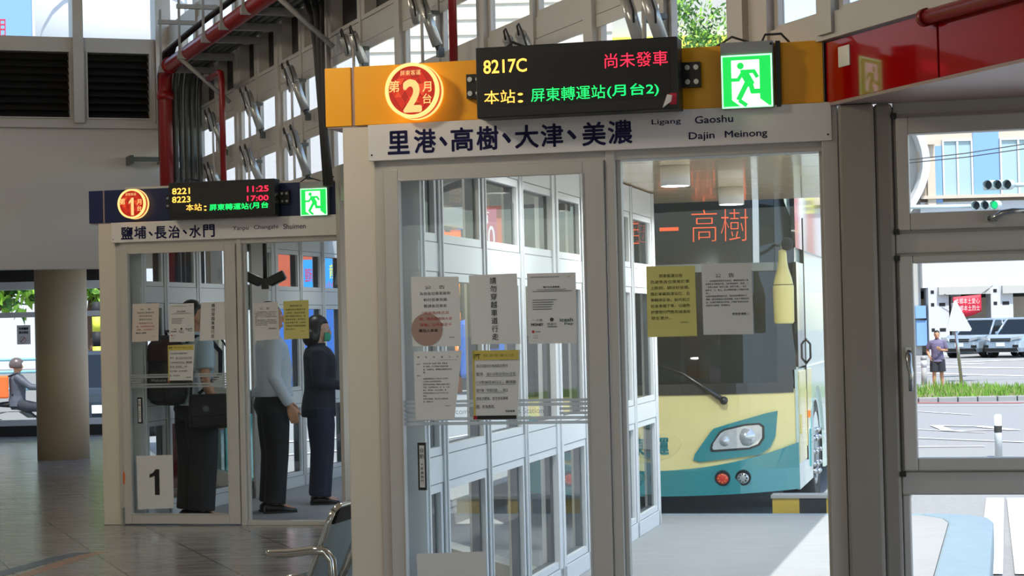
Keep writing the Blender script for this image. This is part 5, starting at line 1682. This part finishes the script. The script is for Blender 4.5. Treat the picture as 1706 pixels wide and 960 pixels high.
# ------------------------------------------------------------------ vehicles
def car(name, mw, label, paint, L=4.5, W=1.82, H=1.72, hatch=True, group=None):
    root = empty(name, mw, label, 'car', group)
    hw = W / 2
    # lower body: outline in plan rounded, lofted in height; front at -y
    def sec(z, f, r, w):
        pts = []
        for x, y in ((-w * .72, -f), (w * .72, -f), (w * .93, -f + .18), (w, -f + .55), (w, r - .5), (w * .95, r - .12), (w * .75, r), (-w * .75, r), (-w * .95, r - .12), (-w, r - .5), (-w, -f + .55), (-w * .93, -f + .18)):
            pts.append(V((x, y, z)))
        return pts
    h = L / 2
    q = MB(); q.rings([sec(.24, h - .12, h - .12, hw * .96), sec(.42, h, h, hw), sec(.72, h - .01, h - .02, hw), sec(.88, h - .10, h - .05, hw * .985), sec(1.0, h - .32, h - .08, hw * .96)], smooth=False); q.build('body', paint, root, bevel=.03)
    hood = -h + 1.35
    c0 = [(-hw * .90, hood - .1), (hw * .90, hood - .1), (hw * .90, h - .12), (-hw * .90, h - .12)]
    c1 = [(-hw * .74, hood + .62), (hw * .74, hood + .62), (hw * .74, h - .42), (-hw * .74, h - .42)]
    q = MB(); q.rings([[V((x, y, .98)) for x, y in c0], [V((x, y, H - .08)) for x, y in c1]], smooth=False); q.build('windows', 'car_glass', root, bevel=.02)
    q = MB(); q.rings([[V((x * 1.02, y, H - .10)) for x, y in c1], [V((x * .95, y + (.06 if y < 0 else -.06), H)) for x, y in c1]], smooth=False); q.build('roof', paint, root, bevel=.03)
    for s in (-1, 1):
        q = MB()
        for (a, b) in ((c0[1], c1[1]), (c0[2], c1[2])):
            q.tube([(s * abs(a[0]) * 1.0, a[1], .98), (s * abs(b[0]) * 1.01, b[1], H - .06)], .05, n=6)
        q.tube([(s * hw * .91, .35, .98), (s * hw * .755, .4, H - .06)], .03, n=6); q.build('pillars', paint, root)
        q = MB(); q.ell((s * (hw + .07), hood + .25, 1.06), (.10, .05, .075)); q.build('wing_mirror', paint, root)
    fr_, rr_ = -h + .86, h - .82
    for s in (-1, 1):
        for y in (fr_, rr_):
            q = MB(); q.cyl((s * (hw - .24), y, .34), (s * (hw + .005), y, .34), .345, n=28); wh = q.build('wheel', 'tyre', root, bevel=.02, label='black tyre')
            q = MB(); q.cyl((s * (hw + .005), y, .34), (s * (hw + .012), y, .34), .22, n=24)
            for t in range(5):
                a = 2 * PI * t / 5
                q.tube([(s * (hw + .016), y, .34), (s * (hw + .016), y + .2 * math.cos(a), .34 + .2 * math.sin(a))], .03, n=6)
            q.build('rim', 'steel', wh)
            q = MB(); q.prism([(y + .42 * math.cos(t * PI / 12), .34 + .42 * math.sin(t * PI / 12)) for t in range(13)], 'yz', s * (hw - .05), s * (hw + .004)); q.build('wheel_arch', 'dark_rubber', root)
        q = MB(); q.prism([(s * hw * .55, .74), (s * hw * .96, .82), (s * hw * .97, .92), (s * hw * .62, .86)], 'xz', -h - .012, -h + .3); q.build('headlamp', 'lens', root)
        q = MB(); q.box(min(s * hw * .62, s * hw * .86), max(s * hw * .62, s * hw * .86), -h - .012, -h + .1, .44, .56); q.build('fog_lamp', 'dark_rubber', root)
        q = MB(); q.box(min(s * hw * .72, s * hw * .97), max(s * hw * .72, s * hw * .97), h - .1, h + .012, .80, .98); q.build('tail_lamp', 'lamp_red', root)
    q = MB(); q.box(-hw * .5, hw * .5, -h - .015, -h + .1, .70, .84); q.build('grille', 'dark_rubber', root)
    q = MB(); q.box(-hw * .55, hw * .55, -h - .02, -h - .012, .765, .785); q.build('grille_bar', 'chrome', root)
    q = MB(); q.box(-hw * .8, hw * .8, -h - .01, -h + .2, .27, .42); q.build('lower_bumper', 'dark_rubber', root)
    for y0, y1 in ((-h - .03, -h - .0), (h, h + .03)):
        q = MB(); q.box(-.19, .19, y0, y1, .50, .66); q.build('number_plate', 'plate_white', root)
    return root
def car_at(px, py, D, rz, label, paint, **kw):
    p = PD(px, py, D)
    return car('car', Matrix.Translation((p.x, p.y, gz(p.x, p.y))) @ Matrix.Rotation(rz, 4, 'Z'), label, paint, **kw)
car_at(1640, 592, 88, -.72, 'silver sport utility car parked under the building, left of the pair', 'car_silver', group='parked silver cars')
car_at(1708, 592, 86.5, -.72, 'silver sport utility car parked under the building, right of the pair', 'car_silver', group='parked silver cars')
car_at(224, 702, 41, 3.05, 'dark car seen from behind past the column at the left', 'car_dark')

# ------------------------------------------------------------------ building with open ground floor on the right
DB = 94.0
bx = lambda px: (px - 853) * DB / F_PX
bz = lambda px, py: 1.5 + (543 - .0235 * (px - 853) - py) * DB / F_PX
root = empty('building', TR(bx(1630), DB, 0), 'pale building with blue panels over an open ground floor on white pillars', 'building')
ox = bx(1630)
X0, X1 = bx(1537) - ox, bx(1850) - ox
zb = bz(1620, 478); zt = bz(1620, 425)
q = MB(); q.box(X0, X1, 0, 14, zb, 6.9); q.build('first_floor', 'white_paint', root)
q = MB(); q.box(X0 + .2, X1, 12, 12.3, -.5, zb); q.box(X0 + .2, X0 + .5, 4, 12, -.5, zb); q.build('garage_wall', 'shop_dark', root)
q = MB(); q.box(X0 + 1.5, X1, 9, 9.2, -.5, 2.4); q.build('garage_partition', 'building_beige', root)
for i, (a, b) in enumerate(((1546, 1580), (1630, 1648), (1650, 1687), (1755, 1790))):
    back = i == 1
    y0 = 6.0 if back else 0
    q = MB(); q.box(bx(a) - ox, bx(b) - ox, y0, y0 + 1.0, -.6, zb); pl = q.build('pillar', 'white_paint', root)
    q = MB(); w_ = bx(b) - bx(a)
    for z in (.75, 1.95, 2.55) if not back else (.9, 1.9):
        for f0, f1 in ((.12, .28), (.52, .82)):
            q.box(bx(a) - ox + w_ * f0, bx(a) - ox + w_ * f1, y0 - .012, y0 + .02, z, z + .16)
    q.build('vent_slot', 'ink', pl)
for a, b in ((1562, 1648), (1668, 1760)):
    q = MB(); q.box(bx(a) - ox, bx(b) - ox, -.25, .1, zb - .35, zb + .02); q.build('shutter_box', 'building_grey', root)
zz0, zz1 = bz(1620, 326), bz(1620, 235)
q = MB(); q.box(X0, X1, .3, 14, 6.9, 7.2); q.box(X0, X1, -.3, 14, 7.2, zz0 - .12); q.build('beige_band', 'building_beige', root)
q = MB(); q.box(X0, X1, .0, 14, zz0 - .12, zz1 + 4); q.build('upper_wall', 'building_beige', root)
for a, b in ((1627, 1670), (1735, 1780)):
    q = MB(); q.box(bx(a) - ox, bx(b) - ox, -.06, .1, zz0, zz1 + .5); q.build('blue_panel', 'blue_paint', root)
for a, b in ((1575, 1626), (1671, 1733)):
    q = MB(); xa, xb = bx(a) - ox, bx(b) - ox
    q.ringbox(xa, xb, zz0 - .1, zz1 + .1, .09, -.12, .05); q.box((xa + xb) / 2 - .05, (xa + xb) / 2 + .05, -.12, .05, zz0, zz1); wf = q.build('window', 'white_paint', root)
    q = MB(); q.box(xa + .05, xb - .05, -.03, .02, zz0 - .05, zz1 + .05); q.build('pane', 'pane_pale', wf)
q = MB(); q.box(X0 + .25, bx(1546) - ox, -.5, 2, zz0 - .5, zz0 - .3); q.box(X0 + .25, bx(1561) - ox, -.5, 2, zz1 - .15, zz1 + .05); q.box(bx(1549) - ox, bx(1562) - ox, -.2, 2, zz0 - .4, zz1); q.build('balcony', 'building_beige', root)
q = MB(); q.box(bx(1562) - ox, bx(1574) - ox, -.1, .1, zz0 - .3, zz1 - .2); q.build('narrow_window', 'blue_paint', root)
q = MB()
n = 14
arc_o = [(X0 - 1.6 + 2.0 * math.sin(PI * t / n * .9), zz0 - 2 + (zz1 - zz0 + 4) * t / n) for t in range(n + 1)]
q.prism(arc_o + [(x - .35, z) for x, z in reversed(arc_o)], 'xz', -.6, .4); q.build('curved_fin', 'white_paint', root)
q = MB(); q.box(X0 - 6, X0, .5, 10, -.5, 14); q.build('side_wing', 'building_grey', root)
q = MB(); q.box(X0 - .3, X0 + .2, .2, .5, .1, 1.3); q.box(X0 - .35, X0 + .15, .1, .4, 1.4, 2.0); q.build('posted_boards', 'blue_paint', root)
# banner on the building
xa, xb = bx(1584), bx(1631)
za, zc = bz(1605, 523), bz(1605, 495)
q = MB()
nx = 10
V0 = [[V((xa + (xb - xa) * i / nx, 0, za + (zc - za) * j / 4 - .18 * math.sin(PI * i / nx) * (1 - j / 4) + .1 * i / nx)) for i in range(nx + 1)] for j in range(5)]
for v in [x for r in V0 for x in r]: v.y = DB - .35 + .05 * math.sin(v.x * 3)
q.rings(V0, cap=False, closed=False)
bn = tag(q.build('banner', 'sign_red'), 'red banner with white characters hung between the white pillars', 'banner')
s__ = bn.modifiers.new('solid', 'SOLIDIFY'); s__.thickness = .01
q = MB(); zm = (za + zc) / 2
q.text('本鄉本土愛心', (xa + xb) / 2, zm + .20, 1, y=DB - .45, w=(xb - xa) * .86, h=.26); q.text('本鄉本土烈士', (xa + xb) / 2, zm - .13, 1, y=DB - .45, w=(xb - xa) * .86, h=.26)
q.build('banner_text', 'paper', bn)
q = MB(); q.tube([(xa - .4, DB - .3, zc + .15), (xa, DB - .35, zc)], .015, n=6); q.tube([(xb, DB - .35, zc + .1), (xb + .6, DB - .2, zc + .5)], .015, n=6); q.build('tie', 'ink_grey', bn)

# ------------------------------------------------------------------ traffic lights
def signal(label, px, py, D, r_px, arm_to, lit, pitch_px=16):
    p = PD(px, py, D)
    root = empty('traffic_light', TR(p.x, p.y, 0), label, 'traffic light', 'traffic lights over the road')
    k = D / F_PX
    R = r_px * k
    for i in range(3):
        x = i * pitch_px * k
        q = MB(); z = p.z + i * .0235 * 0
        ax = V((-.45, -.9, -.06)).normalized()
        c = V((x, 0, z))
        q.cyl(c - ax * .0, c + ax * .42, R, R * 1.04, n=24, cap=False); q.cyl(c - ax * .02, c + ax * .42, R * 1.08, R * 1.12, n=24, cap=False); q.cyl(c - ax * .25, c, R * 1.05, n=24)
        h_ = q.build('hood', 'signal_grey', root)
        q = MB(); q.cyl(c + ax * .02, c + ax * .05, R * .97, n=24); q.build('lens', 'signal_green' if i == lit else 'lens_dark', h_, label='lit green lens' if i == lit else None)
    x2 = 2 * pitch_px * k
    q = MB(); q.box(-R * 1.2, x2 + R * 1.2, .10, .38, p.z - R * 1.15, p.z + R * 1.15); q.build('housing', 'signal_grey', root, bevel=.05)
    q = MB(); xa = (arm_to - px) * k
    q.tube([(x2 / 2, .24, p.z - .02), (xa, .24, p.z + .02)], .07, n=12); q.tube([(xa, .24, -.6), (xa, .24, p.z + .5)], .11, n=14); q.build('pole', 'signal_grey', root)
signal('grey traffic light with three dark lenses on the arm from the right', 1650, 308, 62, 7.0, 1790, -1)
signal('grey traffic light with its green lens lit, lower of the two', 1630, 342, 66, 6.6, 1440, 2, 15)
# overhead wires
for k, (a, b) in enumerate((((1500, 268), (1720, 238)), ((1500, 273), (1720, 246)))):
    A, B = PD(*a, 70), PD(*b, 70)
    d = (B - A)
    q = MB(); q.tube([A - d * 3, A, (A + B) / 2 - V((0, 0, .05)), B, B + d * 3], .018, n=6)
    tag(q.build('overhead_wire', 'ink_grey'), ['upper', 'lower'][k] + ' of two thin wires crossing the blue panels of the building', 'wire', 'overhead wires')

# ------------------------------------------------------------------ shops across the road
DS = 54.0
sx = lambda px: (px - 853) * DS / F_PX
sz = lambda px, py: 1.5 + (543 - .0235 * (px - 853) - py) * DS / F_PX
root = empty('shop_row', TR(0, DS, 0), 'row of brick shops with beige shutters over them across the road', 'building')
q = MB(); q.box(sx(612), sx(1420), 0, 8, -.3, sz(820, 343)); q.build('brick_wall', 'brick_red', root)
q = MB(); q.box(sx(612), sx(1030), -.15, 8, sz(820, 343), 10.5); 
for i in range(16):
    z = sz(820, 340) + i * .42
    q.box(sx(612), sx(1030), -.19, -.15, z, z + .06)
q.build('upper_cladding', 'shop_beige', root)
q = MB(); q.box(sx(1030), sx(1420), -.1, 8, sz(820, 343), 8.2); q.build('upper_storey', 'building_grey', root)
for k, (a, b, y0, y1, m) in enumerate([(672, 700, 370, 402, 'shop_dark'), (726, 738, 365, 400, 'shop_dark'), (745, 752, 365, 400, 'shop_dark'), (770, 790, 350, 405, 'shop_dark'), (875, 884, 405, 420, 'shop_dark'), (920, 945, 392, 440, 'shop_dark'), (1340, 1352, 358, 410, 'pane_grey')]):
    q = MB(); q.box(sx(a), sx(b), -.06, .02, sz(a, y1), sz(a, y0)); q.build('shutter', m, root)
q = MB(); q.box(sx(724), sx(770), -.08, 0, sz(745, 396), sz(745, 387)); q.box(sx(640), sx(690), -.08, 0, sz(665, 412), sz(665, 404)); q.build('orange_board', 'shop_orange', root)
q = MB(); q.box(sx(640), sx(1000), -.8, 0, sz(820, 432), sz(820, 428)); q.build('awning', 'white_paint', root)
q = MB(); q.box(sx(614), sx(1000), -.03, 0, -.3, sz(820, 450)); q.build('shop_front', 'shop_dark', root)
def board(name, px0, px1, py0, py1, m, label, texts, D=DS - .5, cat='sign', ink='paper', group=None, th=.08, legs=False):
    k = D / F_PX
    zx = lambda px, py: 1.5 + (543 - .0235 * (px - 853) - py) * k
    x0, x1 = (px0 - 853) * k, (px1 - 853) * k
    z0, z1 = zx((px0 + px1) / 2, py1), zx((px0 + px1) / 2, py0)
    q = MB(); q.box(x0, x1, D - th, D, z0, z1)
    o = tag(q.build(name, m), label, cat, group)
    if texts:
        q = {}
        for s, u_, v_, w_, h_, ik in texts:
            mbx = q.setdefault(ik, MB())
            mbx.text(s, x0 + (x1 - x0) * u_, z0 + (z1 - z0) * v_, 1, y=D - th - .004, w=(x1 - x0) * w_, h=(z1 - z0) * h_, bold=.02 if ik == 'ink' else 0)
        for ik, mbx in q.items(): mbx.build('lettering', ik, o)
    if legs:
        q = MB()
        for x in (x0 + .06, x1 - .06): q.cyl((x, D + .03, gz(x, D)), (x, D + .03, z1), .03, n=10)
        q.build('post', 'grey_paint', o)
    return o
board('shop_sign', 845, 945, 345, 360.5, 'sign_yellow', 'yellow shop signboard above the red one across the road', [('便當小吃熱炒', .5, .5, .92, .72, 'ink')], ink='ink')
board('shop_sign', 845, 945, 361, 383, 'sign_red', 'red shop signboard with white lettering under the yellow one', [('一 屏東美食 福', .5, .52, .9, .6, 'paper')])
board('shop_banner', 795, 830, 348, 424, 'stripe_red', 'maroon upright banner with large white loops across the road', [('00', .55, .35, .7, .55, 'paper'), ('百', .4, .8, .5, .25, 'paper')], D=DS - 1.2, legs=True)
# banners that stand to the right and show mirrored in the coach's side windows
def mirrored(px0, px1, py0, py1, m, D, *rest, **kw):
    n = BUS.x; p0 = BUS.W(1.262, 0)
    k = D / F_PX
    x = ((px0 + px1) / 2 - 853) * k
    c = V((x, D, 0)); c = c - n * 2 * (c - V((p0.x, p0.y, 0))).dot(n)
    k2 = c.y / F_PX
    cpx = 853 + c.x / k2; hw = (px1 - px0) / 2 * k / k2
    h = .0235 * (cpx - (px0 + px1) / 2)
    hz = 543 - .0235 * ((px0 + px1) / 2 - 853); hz2 = 543 - .0235 * (cpx - 853)
    return board('shop_banner', cpx - hw, cpx + hw, hz2 - (hz - py0) * k / k2, hz2 - (hz - py1) * k / k2, m, *rest, D=c.y, legs=True, **kw)
mirrored(1296, 1334, 322, 384, 'sign_red', 80.5, 'wide red banner with a white character, mirrored in the side windows of the coach', [('大', .6, .62, .5, .45, 'paper'), ('小吃店', .2, .6, .2, .7, 'paper')])
mirrored(1331, 1341, 326, 416, 'stripe_red', 80, 'narrow red banner with white characters, mirrored in the side windows of the coach', [('冷飲', .5, .7, .8, .2, 'paper'), ('冰品', .5, .4, .8, .2, 'sign_yellow')])
mirrored(1343, 1361, 330, 356, 'sign_yellow', 81, 'small yellow signboard, mirrored in the side windows of the coach', [('招租', .5, .7, .7, .3, 'ink'), ('小吃', .5, .3, .7, .3, 'ink')])
mirrored(1300, 1360, 340, 430, 'brick_red', 86, 'brick red hoarding behind the banners, mirrored in the side windows of the coach', [])
board('shop_sign', 496, 531, 433, 490, 'sign_blue', 'blue signboard with red characters seen through the far glass, left one', [('香', .2, .6, .22, .3, 'sign_red'), ('鹽酥雞', .62, .55, .5, .4, 'sign_red')], D=50, legs=True)
board('shop_sign', 534, 574, 430, 500, 'sign_blue', 'blue signboard with yellow and red characters seen through the far glass, right one', [('龍', .6, .68, .42, .34, 'sign_yellow'), ('小吃', .5, .36, .5, .2, 'sign_red')], D=50, legs=True)
q = MB(); q.box((420 - 853) * .0158, (600 - 853) * .0158, 52.2, 57, -.3, 4.2)
bb = tag(q.build('shop_building', 'brick_red'), 'dark red brick shop behind the blue signboards', 'building')
q = MB(); q.box((425 - 853) * .0158, (595 - 853) * .0158, 52.1, 52.2, -.2, 2.2); q.build('shop_window', 'blue_strong', bb)
# blue and white truck box
p = PD(880, 610, 50)
k = 50 / F_PX
root = empty('delivery_truck', TR(p.x, 50, gz(p.x, 50)), 'pale blue box truck with dark blue trim parked across the road', 'truck')
x0, x1 = -28 * k, 130 * k
q = MB(); q.box(x0, x1, 0, 2.0, .45, 2.4); q.build('cargo_box', 'blue_paint', root, bevel=.03)
q = MB(); q.ringbox(x0 - .01, x1 + .01, .45, 2.42, .12, -.03, .0); q.build('trim', 'blue_strong', root)
q = MB(); q.box(x0 + .2, x0 + .75, -.02, 0, .55, 2.1); q.box(x0 + 1.0, x0 + 1.6, -.02, 0, .55, 2.1); q.build('door_leaf', 'white_paint', root)
q = MB(); q.box(x0 - 1.3, x0 - .05, .1, 1.9, .4, 1.9); q.build('cab', 'blue_strong', root, bevel=.12)
q = MB(); q.box(x0 - 1.1, x0 - .3, .08, .1, 1.15, 1.7); q.build('cab_window', 'car_glass', root)
for x in (x0 - .75, x1 - .6):
    q = MB(); q.cyl((x, -.02, .36), (x, .22, .36), .36, n=24); q.build('wheel', 'tyre', root)
# hazard pole
p = on_ground(765, 655)
q = MB(); n = 9
for i in range(n):
    q.cyl((0, 0, i * .42), (0, 0, i * .42 + .42), .085, n=16, mi=i % 2)
tag(q.build('striped_pole', ['bike_orange', 'hazard_black'], mw=TR(p.x, p.y, gz(p.x, p.y))), 'orange and black striped pole between the notices on the near door', 'pole')
board('street_sign', 664, 690, 574, 602, 'paper', 'red and white roadside board at the left edge of the near door', [('禁', .5, .5, .5, .5, 'sign_red')], D=40, legs=True)

# plants
def leaves(n, c, r, size, mats, seed, flat=.8):
    rnd = random.Random(seed)
    q = MB()
    for i in range(n):
        while True:
            d = V((rnd.uniform(-1, 1), rnd.uniform(-1, 1), rnd.uniform(-1, 1)))
            if .25 < d.length < 1: break
        d *= (.75 + .25 * math.sin(d.x * 7) * math.sin(d.z * 6 + 1))
        p = V(c) + V((d.x * r[0], d.y * r[1], d.z * r[2]))
        a = V((rnd.gauss(0, 1), rnd.gauss(0, 1), rnd.gauss(0, .6))).normalized()
        b = a.orthogonal().normalized()
        b = Matrix.Rotation(rnd.uniform(0, 6.28), 3, a) @ b
        s = size * rnd.uniform(.6, 1.3)
        c2 = a.cross(b)
        q.face([p - b * s, p + c2 * s * .38, p + b * s, p - c2 * s * .38], rnd.randrange(len(mats)))
    return q
def tree(px, D, zc, r, n, size, mats, label, seed, trunk_px=None):
    p = PD(px, 500, D)
    g = gz(p.x, D)
    root = empty('tree', TR(p.x, D, g), label, 'tree', 'street trees')
    leaves(n, (0, 0, zc - g), r, size, mats, seed).build('foliage', mats, root, normals=False)
    tx = 0 if trunk_px is None else (trunk_px - px) * D / F_PX
    q = MB(); q.tube([(tx, 0, 0), (tx + .03, 0, 1.0), (tx * .8, .05, 2.0), (0, 0, zc - g)], [.20, .17, .15, .08], n=12)
    q.tube([(tx * .9, 0, 1.8), (-.6 * r[0], .2, zc - g)], [.1, .03], n=8); q.tube([(tx * .9, 0, 1.9), (.6 * r[0], -.2, zc - g + .2)], [.1, .03], n=8)
    q.build('trunk', 'bark', root)
tree(6, 41, 3.1, (1.6, 1.4, 1.35), 2600, .16, ['leaf', 'leaf', 'leaf_dark'], 'leafy bright green tree left of the round column', 3, -60)
tree(163, 42, 3.2, (1.0, 1.2, 1.5), 2000, .16, ['leaf', 'leaf', 'leaf_dark'], 'leafy green tree right of the round column', 5, 147)
tree(1165, 52, 8.4, (1.6, 1.5, 2.1), 3200, .085, ['leaf_dark', 'leaf_dark', 'leaf'], 'tree crown seen through the high windows right of the near LED display', 8)
p = on_ground(680, 690)
root = empty('shrub', TR(p.x, p.y + .5, gz(p.x, p.y)), 'green clipped shrub at the left edge of the near door', 'shrub')
leaves(1500, (0, 0, .55), (.8, .5, .55), .09, ['leaf', 'leaf_dark'], 21).build('foliage', ['leaf', 'leaf_dark'], root, normals=False)
q = MB(); q.tube([(0, 0, 0), (0, 0, .6)], .05); q.tube([(0, 0, .2), (.3, .1, .7)], .03); q.build('stem', 'bark', root)

# shared bicycles
def bicycle(px, py, label, rz):
    p = on_ground(px, py)
    root = empty('bicycle', TR(p.x, p.y, gz(p.x, p.y), rz), label, 'bicycle', 'yellow bicycles across the road')
    for y in (-.52, .52):
        q = MB(); ring_ = [(0, y + .31 * math.cos(t * PI / 12), .33 + .31 * math.sin(t * PI / 12)) for t in range(25)]; q.tube(ring_, .02, n=6); q.cyl((-.04, y, .33), (.04, y, .33), .03, n=8)
        for t in range(8): q.tube([(0, y, .33), (0, y + .3 * math.cos(t * PI / 4), .33 + .3 * math.sin(t * PI / 4))], .003, n=4)
        q.build('wheel', 'tyre', root)
        q = MB(); q.tube([(0, y + .35 * math.cos(t * PI / 12), .33 + .35 * math.sin(t * PI / 12)) for t in range(0, 10)], .035, n=8); q.build('mudguard', 'bike_orange', root)
    q = MB(); q.tube([(0, -.45, .75), (0, .0, .34), (0, .25, .75), (0, -.42, .62)], .025, n=8); q.tube([(0, -.52, .33), (0, -.42, .95)], .022, n=8); q.tube([(0, .0, .34), (0, .52, .33)], .02, n=8); q.build('frame', 'bike_yellow', root)
    q = MB(); q.ell((0, .27, .86), (.08, .13, .04)); q.cyl((0, .26, .7), (0, .27, .85), .014, n=8); q.build('saddle', 'dark_rubber', root)
    q = MB(); q.tube([(-.28, -.36, 1.0), (-.1, -.44, .98), (.1, -.44, .98), (.28, -.36, 1.0)], .014, n=8); q.build('handlebar', 'dark_rubber', root)
    q = MB(); q.box(-.16, .16, -.80, -.55, .72, .92); q.build('basket', 'conduit', root)
bicycle(872, 668, 'yellow shared bicycle across the road, left of two behind the near door', .25)
bicycle(902, 668, 'yellow shared bicycle across the road, right of two behind the near door', .2)

# tall buildings behind
q = MB(); q.box(0, 11, 0, 12, 0, 22)
o = tag(q.build('tower_block', 'building_grey', mw=TR(-.5, 84, -.5)), 'grey building with a yellow band seen through the high windows', 'building')
q = MB(); q.box(-.2, 11.2, -.4, .1, 13.2, 14.1); q.build('yellow_band', 'sign_yellow', o)
for i in range(3):
    q = MB(); q.box(1 + i * 3.3, 2.9 + i * 3.3, -.05, .1, 9.0, 11.5); q.build('window', 'pane_grey', o)
q = MB(); q.box(0, 16, 0, 10, 0, 24); q.cyl((7.5, 2, 9.2), (7.5, 2, 14.5), 3.4, n=40)
o = tag(q.build('tower_block', 'white_paint', mw=TR(-20, 64, -.5)), 'white building with a rounded bay seen through the high left windows', 'building')
q = MB(); q.tube([(5.2, -1.2, 13.6), (6.5, -1.8, 14.0), (9, -1.6, 13.9), (9.8, -.9, 13.2)], .04, n=6); q.tube([(9.8, -.9, 9.5), (9.8, -.9, 13.2)], .04, n=6); q.build('pipework', 'conduit', o)
board('roof_sign', -30, 62, -60, 72, 'blue_paint', 'pale blue board with a red character behind the top left window', [('用', .42, .2, .22, .22, 'sign_red')], D=52, legs=True)

# ------------------------------------------------------------------ seen through the glazing at the far left
board('window_notice', 27, 49.5, 542, 574, 'paper', 'small posted notice with a red prohibition ring on the far left glass', [('勿停機車', .5, .82, .7, .14, 'ink'), ('請勿停放', .5, .62, .7, .14, 'ink')], D=30.046, th=.01)
p = PD(38, 566.5, 30.03)
q = MB(); q.lathe([(.045, -.002), (.055, -.004), (.045, -.006)], (p.x, 30.033, p.z), 24, axis='y', cap=False); q.tube([(p.x - .034, 30.032, p.z - .034), (p.x + .034, 30.032, p.z + .034)], .005, n=6)
ring_o = q.build('prohibition_ring', 'sign_red'); ring_o.parent = bpy.data.objects['window_notice']
q = MB()
for z in (.45, .8, 1.05): q.tube([(-14.5, 40.2, z), (-9.6, 40.2, z)], .03, n=8)
for x in (-14.5, -12.9, -11.2, -9.6): q.cyl((x, 40.2, -.52), (x, 40.2, 1.08), .035, n=8)
tag(q.build('railing', 'rail_blue'), 'pale blue pipe railing behind the scooter rider', 'railing')
q = MB()
for z in (.5, .85): q.tube([(-7.9, 41, z), (-6.2, 41, z)], .03, n=8)
for x in (-7.9, -7.0, -6.2): q.cyl((x, 41, -.22), (x, 41, 1.15), .035, n=8)
tag(q.build('railing', 'stripe_red'), 'pinkish pipe railing by the tree trunk right of the round column', 'railing')
q = MB()
for i in range(8): q.cyl((0, 0, i * .3), (0, 0, i * .3 + .3), .10, n=16, mi=i % 2)
p = PD(163, 600, 40)
tag(q.build('striped_pole', ['sign_yellow', 'hazard_black'], mw=TR(p.x, 40, -.22)), 'yellow and black striped pole behind the dark car at the left', 'pole')
q = MB(); q.box(-22, -9.0, 47, 47.3, -.6, .75); tag(q.build('low_wall', 'grey_paint'), 'low grey wall behind the railing at the far left', 'wall')
# scooter with its rider
p = PD(50, 703, 37.5)
mS = TR(p.x, 37.5, gz(p.x, 37.5), head_to(.95, .25))
sc_ = empty('scooter', mS, 'grey motor scooter carrying the helmeted rider outside the far left glass', 'scooter')
for y in (-.62, .62):
    q = MB(); q.lathe([(.12, -.05), (.22, -.06), (.25, -.03), (.25, .03), (.22, .06), (.12, .05)], (0, y, .25), 24, axis='x', cap=True); wv = q.build('wheel', 'tyre', sc_)
q = MB(); q.rings([ring((0, y, z), rx, rz, 16) for y, z, rx, rz in ((-.75, .55, .06, .05), (-.5, .62, .14, .12), (-.1, .62, .15, .12), (.05, .5, .15, .1))]); q.build('tail_body', 'conduit', sc_)
q = MB(); q.box(-.14, .14, -.05, .45, .26, .34); q.rings([[V((x * w_, y, z)) for x, y2 in ((-1, 0), (-.4, 1), (.4, 1), (1, 0)) for y in [yy + y2 * .08]] for yy, z, w_ in ((.42, .28, .16), (.50, .6, .2), (.46, .95, .16))]); q.build('leg_shield', 'pane_grey', sc_, bevel=.02)
q = MB(); q.ell((0, -.28, .76), (.14, .38, .06)); q.build('saddle', 'dark_rubber', sc_)
q = MB(); q.tube([(-.33, .34, 1.02), (-.1, .44, 1.0), (.1, .44, 1.0), (.33, .34, 1.02)], .016); q.tube([(0, .44, 1.0), (0, .62, .25)], .03); q.build('handlebar', 'dark_rubber', sc_)
mR = mS @ Matrix.Translation((0, -.22, -.12))
legs_r = {1: [(.11, 0, .86), (.15, .42, .80), (.13, .42, .50)], -1: [(-.11, 0, .86), (-.15, .42, .80), (-.13, .42, .50)]}
rd, HMr = person('person', 'scooter rider in a grey jacket with an orange backpack outside the far left glass', mR, 1.70,
    arms={s: [(s * .19, 0, 1.385), (s * .27, .24, 1.20), (s * .28, .50, 1.17), (0, .9, -.2), (0, -.2, -1)] for s in (1, -1)}, legs=legs_r,
    top=('jacket_grey', 'long', .84, .04), bottom=('shorts_dark', 1.0, .012), shoes='shoe_black', voxel=.009)
q = MB(); q.ell((0, -.01, 1.63), (.125, .14, .13), 24, 16)
for v in q.bm.verts:
    if v.co.z < 1.56: v.co.z = 1.56
    if v.co.y > .09 and v.co.z < 1.66: v.co.y = .09
for v in q.bm.verts: v.co = HMr @ v.co
q.build('helmet', 'helmet', rd)
vb = empty('backpack', mR @ Matrix.Translation((0, -.20, 1.0)), 'orange box backpack on the scooter rider', 'backpack')
q = MB(); q.box(-.18, .18, -.16, .04, 0, .42); q.build('bag_body', 'vest_orange', vb, bevel=.03)
q = MB()
for s in (-1, 1): q.tube([(s * .12, .02, .40), (s * .13, .20, .47), (s * .14, .36, .35), (s * .15, .1, .05)], .015, n=6)
q.build('strap', 'dark_rubber', vb)
